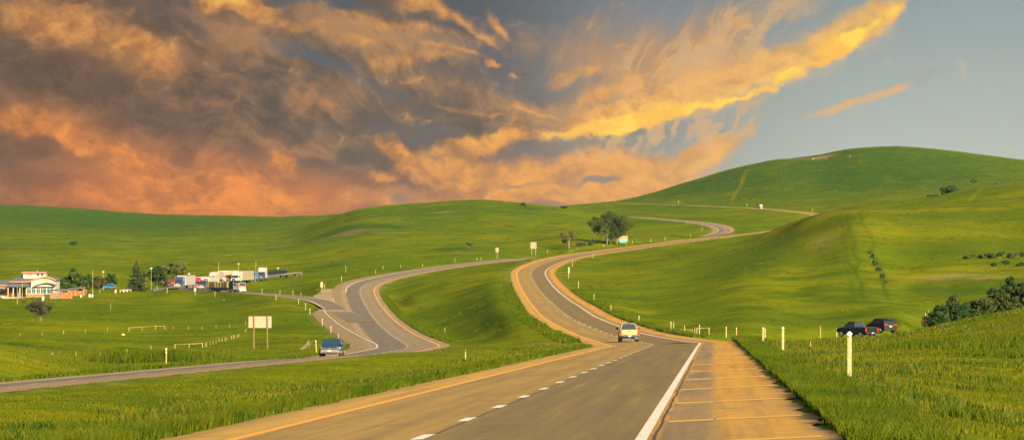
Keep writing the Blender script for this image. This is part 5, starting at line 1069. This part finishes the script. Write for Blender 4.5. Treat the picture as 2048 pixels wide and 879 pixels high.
w_ = bpart(MB().box(X_(-12), X_(3.8), 3.92, 3.997, Zb(587), Zb(576)), 'wing_window', M_WINDARK); bpart(MB().box(X_(-12.4), X_(4.2), 3.88, 3.918, Zb(576), Zb(574.8)), 'lintel', M_MULL, w_); bpart(MB().box(X_(-34), X_(12), 3.9, 3.997, -.6, Zb(589)), 'stone_base', M_CONC)
bpart(quad((X_(8), 1.4, Zb(579)), (X_(18.4), 1.4, Zb(579)), (X_(18.4), 3.9, Zb(574)), (X_(12), 3.9, Zb(574)), .12), 'side_awning', C_NAVY); bpart(MB().box(X_(12), X_(17), 3.9, 3.997, -.4, Zb(579)), 'side_door', C_RED)
em = bpart(MB().tube([(X_(93.5), -.10, Zb(560.5)), (X_(93.5), -.004, Zb(560.5))], .5, 16), 'emblem', M_GOLD)
for i in range(12):
    a = 2*PI*i/12+.2; r = .62+.18*(i % 3); bpart(MB().box(-.16, .16, -.08, -.005, -.12, .12), 'emblem_petal', M_GOLD if i % 2 else M_EMB_G, em).location = (X_(93.5)+math.cos(a)*r, 0, Zb(560.5)+math.sin(a)*r*.85)
# picnic shelters
def shelter(label, x0, x1, yt, yb, d, cols, panels):
    k = d/F0; p = at_d((x0+x1)/2, d); p.z = Z_of(yb, d); o = thing('picnic_shelter', label, 'shelter', p, 0, 'picnic shelters'); c = (x0+x1)/2; xx = lambda q: (q-c)*k; h = (yb-yt)*k
    quad_slab(MB(), [(xx(x0), -2.2, h-.75), (xx(x1), -2.2, h-.35), (xx(x1), 2.6, h), (xx(x0), 2.6, h-.4)], .16).build('roof', M_ROOFM, o)
    for q in cols: MB().bbox(xx(q)-.36, xx(q)+.36, -1.5, -.8, -.6, h-.5, .05).build('brick_column', M_BRICK, o)
    for a, b, m in panels:
        w_ = MB().box(xx(a), xx(b), -1.2, -1.1, .15, h-1.1).build('screen_panel', m, o)
        for (u0, v0, u1, v1) in ((a, .2, b, h-1.2), (a, h-1.2, b, .2)): MB().tube([(xx(u0), -1.23, v0), (xx(u1), -1.23, v1)], .05, 5).build('brace', M_PLASTIC, w_)
    MB().bbox(-.9, .9, -.2, .6, .70, .78, .02).build('picnic_table_top', M_DECK, o); MB().box(-.7, .7, .1, .3, -.5, .70).build('table_base', M_PLASTIC, o); MB().box(xx(x0+2), xx(x1-1), -1.8, 2.4, -.7, .02).build('floor', M_CONC, o)
    return o
M_PAN1 = paint('panel_grey_wood', (.12, .095, .06), .9, var=.3, scale=4); M_PAN2 = paint('panel_orange_wood', (.19, .075, .016), .85, var=.2, scale=4)
shelter('front picnic shelter with orange brick columns and sloping grey roof, nearer the building', 101, 147, 577, 600, 735, (103.5, 124, 143), [(106, 121.5, M_PAN1), (127, 140.5, M_PAN2)])
shelter('rear picnic shelter with orange screens, farther from the building', 136, 171, 573.5, 595.5, 760, (138, 151, 168.5), [(140, 149, M_PAN2), (153, 166, M_PAN2)])
# lamp posts
def lamp(label, px, py, top, d0, d1, group='lamp posts of the rest area', dark=True):
    p, d = spot(px, py, d0, d1); h = hpx(py-top, d); o = thing('lamp_post', label, 'lamp post', p, 0, group); r = max(.07, .30*d/F0)
    MB().tube([(0,0,-.4), (0,0,h*.5), (0,0,h)], [r*1.2, r, r*.85], 8).build('pole', M_POST, o, True); MB().bbox(-.35, .35, -.25, .25, h, h+.28, .05).build('lamp_head', M_DARK if dark else M_CAP, o); return o
lamp('tall lamp post in the trees just right of the picnic shelters', 185.5, 592, 541, 740, 860); lamp('shorter lamp post behind the trees right of the tall one', 206.5, 586, 549, 830, 960, dark=False); lamp('thin lamp post standing right of the spruce', 302.5, 579, 537, 760, 860, dark=False)
lamp('slim pole before the trailer of the leftmost lorry', 378.3, 575.5, 548, 760, 860, dark=False); lamp('lamp post with dark head rising over the white trailers', 437, 566, 529, 860, 960); lamp('thin lamp post over the beige box trailer', 477, 560, 528, 880, 1000, dark=False); lamp('tallest lamp post, between the bright blue and dark blue lorries', 511.5, 563, 523, 820, 960); lamp('pale post rising above the dark crates on the flatbed', 556, 552, 536.5, 880, 1000, dark=False)
lamp('dark-headed thin lamp post before the glass front of the building', 44.5, 596, 560, 700, 770); lamp('second dark-headed lamp post, before the porch of the building', 34.5, 608, 571, 640, 770)
# bins and tables, small white things on the lawn
def bin_(label, px, py, d0, d1, s=1.0, top=None):
    p, d = spot(px, py, d0, d1); o = thing('litter_bin', label, 'bin', p, 0, 'white bins and tables of the rest area'); MB().tube([(0,0,-.2), (0,0,.95*s)], [.34*s, .38*s], 12).build('drum', M_CAP, o, True); MB().tube([(0,0,.96*s), (0,0,1.08*s), (0,0,1.3*s)], [.40*s, .36*s, .12*s], 12).build('lid', top or M_DARK, o, True)
bin_('large white bin with pale lid on the lawn before the front picnic shelter', 86, 601, 640, 760, .95, M_CAP); bin_('white bin at the right foot of the rear shelter', 162, 594, 700, 775, .8); bin_('white bin with dark lid right of the picnic shelters', 179, 594, 700, 800, 1.0); bin_('small white bin right of the dark-lidded one', 184.5, 593.5, 700, 800, .7, M_CAP); bin_('white bin with red lid on the lawn left of the spruce', 231, 585, 740, 860, .9, M_RED)
def table_(label, px, py, d0, d1):
    p, d = spot(px, py, d0, d1); o = thing('picnic_table', label, 'table', p, 0, 'white bins and tables of the rest area'); MB().bbox(-.9, .9, -.4, .4, .70, .78, .02).build('table_top', M_CAP, o)
    for s in (-1, 1): MB().bbox(-.9, .9, s*.75-.14, s*.75+.14, .42, .47, .015).build('bench', M_CAP, o); MB().box(s*.6-.06, s*.6+.06, -.7, .7, -.1, .42).build('leg', M_CAP, o); MB().box(s*.6-.05, s*.6+.05, -.06, .06, .42, .70).build('post', M_CAP, o)
table_('white picnic table at the foot of the spruce, left one', 244.5, 584, 740, 860); table_('white picnic table at the foot of the spruce, middle one', 251, 583.5, 740, 860); table_('white picnic table touching the spruce', 257.5, 583, 740, 860)
# ------------------------------------------------------------------ thin evening air
HM = bpy.data.materials.new('air'); HM.use_nodes = True; _t = HM.node_tree; _t.nodes.remove(_t.nodes['Principled BSDF'])
_v = _t.nodes.new('ShaderNodeVolumePrincipled'); _v.inputs['Color'].default_value = (.42, .66, .95, 1); _v.inputs['Density'].default_value = 4.5e-6; _v.inputs['Anisotropy'].default_value = 0.0
_t.links.new(_v.outputs[0], _t.nodes['Material Output'].inputs['Volume'])
_g = np.empty(len(GROUND.data.vertices)*3, np.float32); GROUND.data.vertices.foreach_get('co', _g); _g = _g.reshape(-1, 3); _a, _b = _g.min(0), _g.max(0)
hz = MB().box(float(_a[0])-30, float(_b[0])+30, -60, float(_b[1])+30, float(_a[2])-1.2, float(_b[2])+8).build('haze', HM); tag(hz, kind='stuff')
# ------------------------------------------------------------------ camera, sun, sky
EXPO = 2.0
cam = bpy.data.cameras.new('camera'); co_ = bpy.data.objects.new('camera', cam); COL.objects.link(co_)
co_.location = (0, 0, 0); co_.rotation_euler = (PI/2, 0, 0)
cam.sensor_width = 36; cam.lens = 36*F0*YS/2048; cam.clip_start = .5; cam.clip_end = 60000
SC.camera = co_
SUN_EL, SUN_AZ = math.radians(20), Vector((.45, -.89))
sd = bpy.data.lights.new('sun', 'SUN'); sd.energy = 5.0; sd.angle = math.radians(.5); sd.color = (1.0, .80, .50)
so = bpy.data.objects.new('sun', sd); COL.objects.link(so)
_h = SUN_AZ.normalized(); to_sun = Vector((_h.x*math.cos(SUN_EL), _h.y*math.cos(SUN_EL), math.sin(SUN_EL)))
so.rotation_euler = (-to_sun).to_track_quat('-Z', 'Y').to_euler(); so.location = to_sun*200
vs_ = SC.view_settings
SC.display_settings.display_device = 'sRGB'; vs_.view_transform = 'Standard'; vs_.look = 'None'; vs_.gamma = 1; vs_.use_curve_mapping = False; vs_.exposure = EXPO
w = bpy.data.worlds.new('World'); SC.world = w; w.use_nodes = True
# sky: Nishita low sun plus a procedural deck of evening cloud, all a function of direction only
def lin(r, g, b):
    f = lambda c: (c/255/12.92) if c/255 <= .04045 else ((c/255+.055)/1.055)**2.4
    return (f(r), f(g), f(b))
def build_sky():
    t = NT(w.node_tree); bg = t.n['Background']
    dirv = t.new('ShaderNodeTexCoord').outputs['Generated']
    x, y, z = t.sep(dirv)
    K = F0*YS/1000
    u = t.add(t.mul(t.math('ARCTAN2', x, y), K), 1.024); v = t.sub(.4395, t.mul(t.math('ARCSINE', z), K))   # thousands of photo pixels
    P0 = t.vec(u, v)
    # slow and fast warps
    def warp(sc, dt, ro):       # explicit split keeps the shader's evaluation order compact
        n = t.new('ShaderNodeSeparateColor'); t.put(n.inputs[0], t.noise(P0, sc, dt, ro, col=True))
        return t.vec(t.sub(n.outputs[0], .5), t.sub(n.outputs[1], .5), t.sub(n.outputs[2], .5))
    w1 = warp(4.0, 4, .55); w2 = warp(17.0, 5, .6)
    Pw = t.vmath('ADD', t.vmath('ADD', P0, t.vmath('SCALE', w1, scale=.11)), t.vmath('SCALE', w2, scale=.035))
    # fan of streaks opening from a point low in the middle of the view
    q = t.vmath('SUBTRACT', Pw, (1.08, .46, 0)); qs = t.sep(q); r = t.vmath('LENGTH', q); th = t.math('ARCTAN2', qs[1], qs[0])
    fan = t.vec(t.mul(r, 1.5), t.mul(th, 1.5), 0); fan_s = t.noise(fan, 3.2, 8, .6, .3); fan_f = t.noise(t.vec(t.mul(r, 4.0), t.mul(th, 6.5), 3.0), 3.0, 6, .62, .4)
    far_ = t.rng(r, .12, .55)
    puff = t.noise(t.scale3(Pw, 1, 1.5, 1), 7.0, 8, .58); puff2 = t.noise(t.scale3(Pw, 1, 1.35, 1), 20.0, 7, .6)
    lerp = lambda f, a, b: t.math('MULTIPLY_ADD', f, t.sub(b, a), a)
    fan_s = lerp(far_, puff, fan_s); fan_f = lerp(far_, puff2, fan_f)
    feath = t.noise(t.vec(t.add(t.mul(t.sep(Pw)[0], .9), t.mul(t.sep(Pw)[1], .5)), t.sub(t.mul(t.sep(Pw)[1], .35), t.mul(t.sep(Pw)[0], .0))), 34.0, 6, .6, .5)
    def blob(cx, cy, rx, ry, ang, amp, src=Pw, soft=1.35):
        m = t.new('ShaderNodeMapping', vector_type='TEXTURE'); t.put(m.inputs[0], src)
        m.inputs[1].default_value = (cx/1000, cy/1000, 0); m.inputs[2].default_value = (0, 0, math.radians(ang)); m.inputs[3].default_value = (rx/1000, ry/1000, 1)
        return t.rng(t.vmath('LENGTH', m.outputs[0]), 0.0, soft, amp, 0.0)
    def after(vecsock, s):                 # the same vector, but evaluated only once s is known: keeps few values alive at a time
        e = t.math('MULTIPLY', s, 1e-9); return t.vmath('ADD', vecsock, t.vec(e, e, e))
    def total(lst, src=Pw, first=None):
        s = first
        for i, b in enumerate(lst):
            if s is not None and i % 8 == 0: src = after(src, s)
            k = blob(*b, src=src); s = k if s is None else t.add(s, k)
        return s
    def later(s):
        q = t.sep(after(P0, s)); return q[0], q[1]
    # ---- clear air
    uu = t.rng(u, .0, 2.05, 0, 1, 'LINEAR'); vv = t.rng(v, -.05, .42, 0, 1, 'LINEAR')
    top = t.mix(t.rng(u, .9, 1.35), lin(80, 86, 95), t.mix(t.rng(u, 1.35, 2.0), lin(120, 128, 134), lin(140, 155, 158)))
    low = t.mix(t.rng(u, .9, 1.75), lin(118, 104, 94), lin(194, 198, 184))
    clear = t.mix(vv, top, low)
    # ---- shaded brown deck, left
    dk = total([(120,190,420,110,6,.5), (420,170,330,80,18,.5), (700,240,330,60,20,.5), (60,330,330,60,4,.5), (330,260,260,50,10,.4), (680,340,160,90,10,.35), (900,200,220,40,16,.6), (1040,190,160,40,10,.35), (1000,250,120,30,10,.4)])
    gap = total(src=after(Pw, dk), lst=[(640,135,190,16,24,1.0), (800,185,110,16,22,.8), (745,255,60,50,10,.8), (830,270,60,40,10,.6), (600,5,70,14,0,.7), (690,20,90,14,0,.4), (880,85,120,14,14,.7), (1080,70,120,90,0,.8), (1010,150,80,30,15,.5), (960,110,60,16,20,.5), (800,390,30,16,0,.6), (1190,368,60,9,-4,1.0), (880,250,50,14,10,.4)])
    Pw = after(Pw, gap); u, v = later(gap)
    dm = t.rng(t.sub(t.add(t.add(dk, t.rng(u, 1.12, .70, 0, .55)), t.add(t.mul(t.sub(puff, .5), .8), t.mul(t.sub(fan_s, .5), .9))), gap), .10, .60)
    dcol = t.mix(t.rng(u, .0, .9), t.mix(t.rng(v, .1, .42), lin(96, 74, 60), lin(114, 76, 54)), lin(106, 90, 77))
    dcol = t.mix(t.rng(t.add(puff2, t.mul(t.sub(fan_f, .5), .8)), .28, .82, 0, .75), dcol, t.mix(t.rng(u, .2, .9), lin(140, 102, 72), lin(148, 118, 90)))
    dcol = t.mix(t.rng(t.add(puff, t.mul(t.sub(fan_f, .5), .7)), .62, .18, 0, .7), dcol, t.mix(t.rng(u, .2, .9), lin(74, 59, 49), lin(88, 80, 74)))
    c = t.mix(t.mul(dm, .95), clear, dcol)
    # ---- dusky half-lit cloud
    Pd = after(Pw, t.sep(c)[0]); du = total(src=Pd, lst=[(800,90,230,50,4,.8), (650,50,130,45,20,.7), (480,70,160,50,30,.75), (330,110,180,50,10,.5), (620,205,110,34,10,.75), (420,210,150,30,12,.5), (250,280,200,40,10,.5), (520,280,150,34,12,.55), (640,290,50,40,0,.45), (1230,120,160,60,-15,.6), (1400,90,200,90,-22,.8), (1060,215,190,30,8,.55), (1200,200,160,40,-10,.6), (950,50,60,16,40,.5), (680,400,200,40,0,.6), (100,400,220,36,0,.55), (880,390,200,40,0,.6), (1060,60,110,60,10,.30), (1120,110,120,60,0,.35), (1000,170,120,40,14,.4), (720,180,140,30,20,.4), (820,150,160,30,14,.4), (1200,50,120,50,-10,.35)])
    u, v = later(du)
    um = t.rng(t.add(du, t.add(t.mul(t.sub(fan_f, .5), 1.0), t.add(t.mul(t.sub(puff, .5), .6), t.mul(t.sub(feath, .5), .5)))), .10, .95)
    ucol = t.mix(t.rng(u, .1, 1.2), t.mix(t.rng(v, .1, .4), lin(172, 120, 78), lin(182, 110, 66)), lin(190, 144, 98))
    c = t.mix(t.mul(um, .82), c, ucol)
    # ---- broad soft glow low on the left
    gl = total(src=after(P0, t.sep(c)[0]), lst=[(350,390,340,110,4,.75), (560,400,220,70,0,.35), (90,240,160,50,8,.4), (200,80,220,70,14,.3), (1080,380,420,80,0,.45)])
    c = t.mix(t.mul(gl, t.rng(puff, .25, .6, .55, 1.0)), c, t.mix(t.rng(v, .05, .35), lin(196, 136, 80), lin(230, 130, 56)))
    # ---- sunlit orange cloud
    Pd = after(Pw, t.sep(c)[0]); li = total(src=Pd, lst=[(190,78,200,58,14,1.05), (60,25,150,50,0,.8), (305,105,75,30,25,.7), (75,240,125,38,8,1.0), (150,280,70,22,30,.5), (330,340,190,52,18,.95), (250,330,90,40,0,.4), (330,400,280,40,3,1.0), (545,385,120,34,14,1.0), (470,330,120,24,20,.5),
                (582,325,50,34,42,1.2), (470,3,95,22,8,1.2), (545,45,100,24,30,.7), (640,62,50,16,30,.4), (880,30,110,22,6,.85), (800,60,150,16,6,.6), (960,70,90,12,40,.55), (990,40,50,14,55,.75), (830,125,120,18,-4,.65), (700,100,70,16,14,.4), (615,195,24,20,40,.5), (665,212,40,14,10,.5), (380,65,70,15,30,.5), (410,95,40,14,30,.4),
                (790,292,60,32,45,1.1), (760,350,50,24,0,1.0), (900,335,130,40,6,1.0), (960,282,90,24,-10,1.1), (1080,345,250,50,-4,.95), (1000,400,380,24,0,.85), (1320,330,150,46,-12,.9), (1190,395,200,24,0,1.0), (1430,300,110,30,-20,.75), (1300,375,140,26,-14,.7),
                (1150,242,160,30,-8,1.1), (1320,205,200,46,-20,1.1), (1500,140,230,46,-26,1.0), (1660,85,150,44,-30,1.2), (1765,22,80,32,-32,1.1), (1400,110,150,40,-22,.45), (1460,40,150,40,-25,.35), (1250,160,110,20,-16,.45), (1560,20,120,40,-28,.4), (1180,130,60,10,-10,.3), (1075,215,60,7,10,.6), (985,127,26,7,6,.9), (1035,143,22,5,10,.7), (1240,92,20,5,0,.6), (760,95,120,10,8,.55), (900,100,90,9,14,.6), (700,35,80,9,4,.5), (560,120,50,12,30,.4), (1080,150,60,10,-8,.3), (1150,150,80,14,-12,.5), (1220,185,90,16,-14,.6), (850,160,60,8,6,.4), (930,210,90,10,8,.45)])
    tex = t.add(t.mul(t.sub(puff, .5), 1.05), t.add(t.mul(t.sub(fan_s, .5), .65), t.add(t.mul(t.sub(puff2, .5), .75), t.mul(t.sub(feath, .5), .35))))
    u, v = later(li)
    lm = t.rng(t.add(li, tex), .10, t.rng(u, .3, 1.2, 1.2, 1.0))
    lcol = t.mix(t.rng(u, .35, 1.05), t.mix(t.rng(v, .02, .36), lin(218, 152, 84), lin(242, 142, 60)), t.mix(t.rng(u, 1.0, 1.7), lin(240, 164, 80), lin(238, 184, 108)))
    lcol = t.mix(t.rng(t.add(t.add(puff2, t.mul(t.sub(puff, .5), .5)), t.mul(t.sub(fan_f, .5), .7)), .22, .74, t.rng(u, .8, 1.25, .85, .5), 0), lcol, t.mix(t.rng(u, .3, 1.3), lin(150, 96, 58), lin(164, 122, 82)))
    c = t.mix(t.mul(lm, .96), c, lcol)
    # ---- grey gaps showing through the lit deck
    Pd = after(Pw, t.sep(c)[0]); g2 = total(src=Pd, lst=[(1190,368,70,9,-5,1.0), (1290,258,90,14,-6,.8), (1130,268,40,8,-4,.6), (1235,272,60,12,0,.6), (1440,268,60,8,-10,.5), (800,392,40,16,0,.6), (1030,372,60,8,-4,.5), (880,305,60,10,0,.45), (1110,395,40,6,0,.5), (480,345,40,12,30,.5), (545,350,36,10,25,.55), (60,300,60,14,10,.6)])
    u, v = later(g2)
    c = t.mix(t.mul(t.rng(t.add(g2, t.mul(t.sub(puff2, .5), 1.0)), .22, .75), .8), c, t.mix(t.rng(u, .3, 1.1), lin(124, 90, 70), lin(134, 128, 124)))
    # ---- thin feathery veil, right of the middle
    P1 = after(P0, t.sep(c)[0]); fv = total(src=P1, lst=[(1420,235,210,60,-14,.75), (1350,110,240,110,-22,.7), (1500,60,200,70,-25,.7), (1220,300,170,45,-8,.55), (1450,280,120,40,-22,.5)])
    u, v = later(fv)
    fm = t.rng(t.mul(fv, t.rng(feath, .36, .66)), .15, .75)
    c = t.mix(t.mul(fm, .8), c, t.mix(t.rng(v, .05, .3), lin(206, 168, 124), lin(214, 172, 126)))
    # ---- the bright yellow rim
    Ps = t.vmath('ADD', after(P0, t.sep(c)[0]), t.vmath('ADD', t.vmath('SCALE', w1, scale=.05), t.vmath('SCALE', w2, scale=.045)))
    hi = total([(1215,252,130,22,-8,1.0), (1350,225,130,17,-14,.9), (1480,196,80,10,-14,.6), (1560,168,60,21,-25,.55), (1530,190,60,8,-6,.5), (1290,225,110,34,-18,.6), (1600,138,70,16,-18,.6), (1672,92,75,29,-22,1.15), (1740,45,70,21,-30,.7), (1110,262,60,13,-5,.5), (460,0,70,13,8,.7), (1800,10,40,13,-25,.4), (980,268,50,12,-18,.4)], Ps)
    wide = total(src=after(Ps, t.sep(c)[0]), lst=[(1290,222,190,46,-16,.7), (1640,110,150,46,-26,.6), (1480,180,130,36,-18,.45)])
    c = t.mix(t.mul(wide, t.rng(puff2, .3, .65)), c, lin(250, 196, 112))
    hm = t.rng(t.add(hi, t.add(t.mul(t.sub(puff2, .5), 1.3), t.add(t.mul(t.sub(puff, .5), .5), t.mul(t.sub(feath, .5), .7)))), .12, .95)
    c = t.mix(hm, c, t.mix(t.rng(t.mul(hm, t.rng(puff, .35, .6)), .3, .9), lin(252, 192, 84), lin(255, 216, 88)))
    # ---- lone streak to the right
    P2 = after(P0, t.sep(c)[0]); st = total([(1730,200,115,13,-17,.9), (1650,224,80,11,-14,.55), (1785,182,50,8,-20,.6), (1850,213,22,5,8,.55), (1560,235,60,6,-14,.35)], t.vmath('ADD', P2, t.vmath('SCALE', w2, scale=.02)))
    sm_ = t.rng(t.add(st, t.mul(t.sub(feath, .5), .9)), .15, 1.1)
    c = t.mix(t.mul(sm_, .8), c, lin(226, 176, 120))
    # ---- outside the modelled half the plain physical sky takes over
    sky = t.new('ShaderNodeTexSky', sky_type='NISHITA'); sky.sun_disc = False; sky.sun_elevation = SUN_EL; sky.sun_rotation = math.atan2(to_sun.x, to_sun.y)
    front = t.rng(y, -.2, .5); 
    cam_c = t.vmath('SCALE', c, scale=2**-EXPO)
    nis = t.vmath('SCALE', sky.outputs[0], scale=.07)
    out = t.mix(t.mul(front, t.rng(z, .75, .35)), nis, cam_c)
    out = t.vmath('ADD', out, t.vmath('SCALE', sky.outputs[0], scale=.0006))
    t.put(bg.inputs[0], out); bg.inputs[1].default_value = 1.0
build_sky()
w.cycles.sampling_method = 'MANUAL'; w.cycles.sample_map_resolution = 512
cy = SC.cycles
cy.use_adaptive_sampling = True; cy.adaptive_threshold = .02; cy.use_denoising = True; cy.denoiser = 'OPENIMAGEDENOISE'; cy.denoising_input_passes = 'RGB_ALBEDO_NORMAL'
cy.max_bounces = 5; cy.diffuse_bounces = 2; cy.glossy_bounces = 2; cy.transmission_bounces = 3; cy.transparent_max_bounces = 6; cy.caustics_reflective = False; cy.caustics_refractive = False
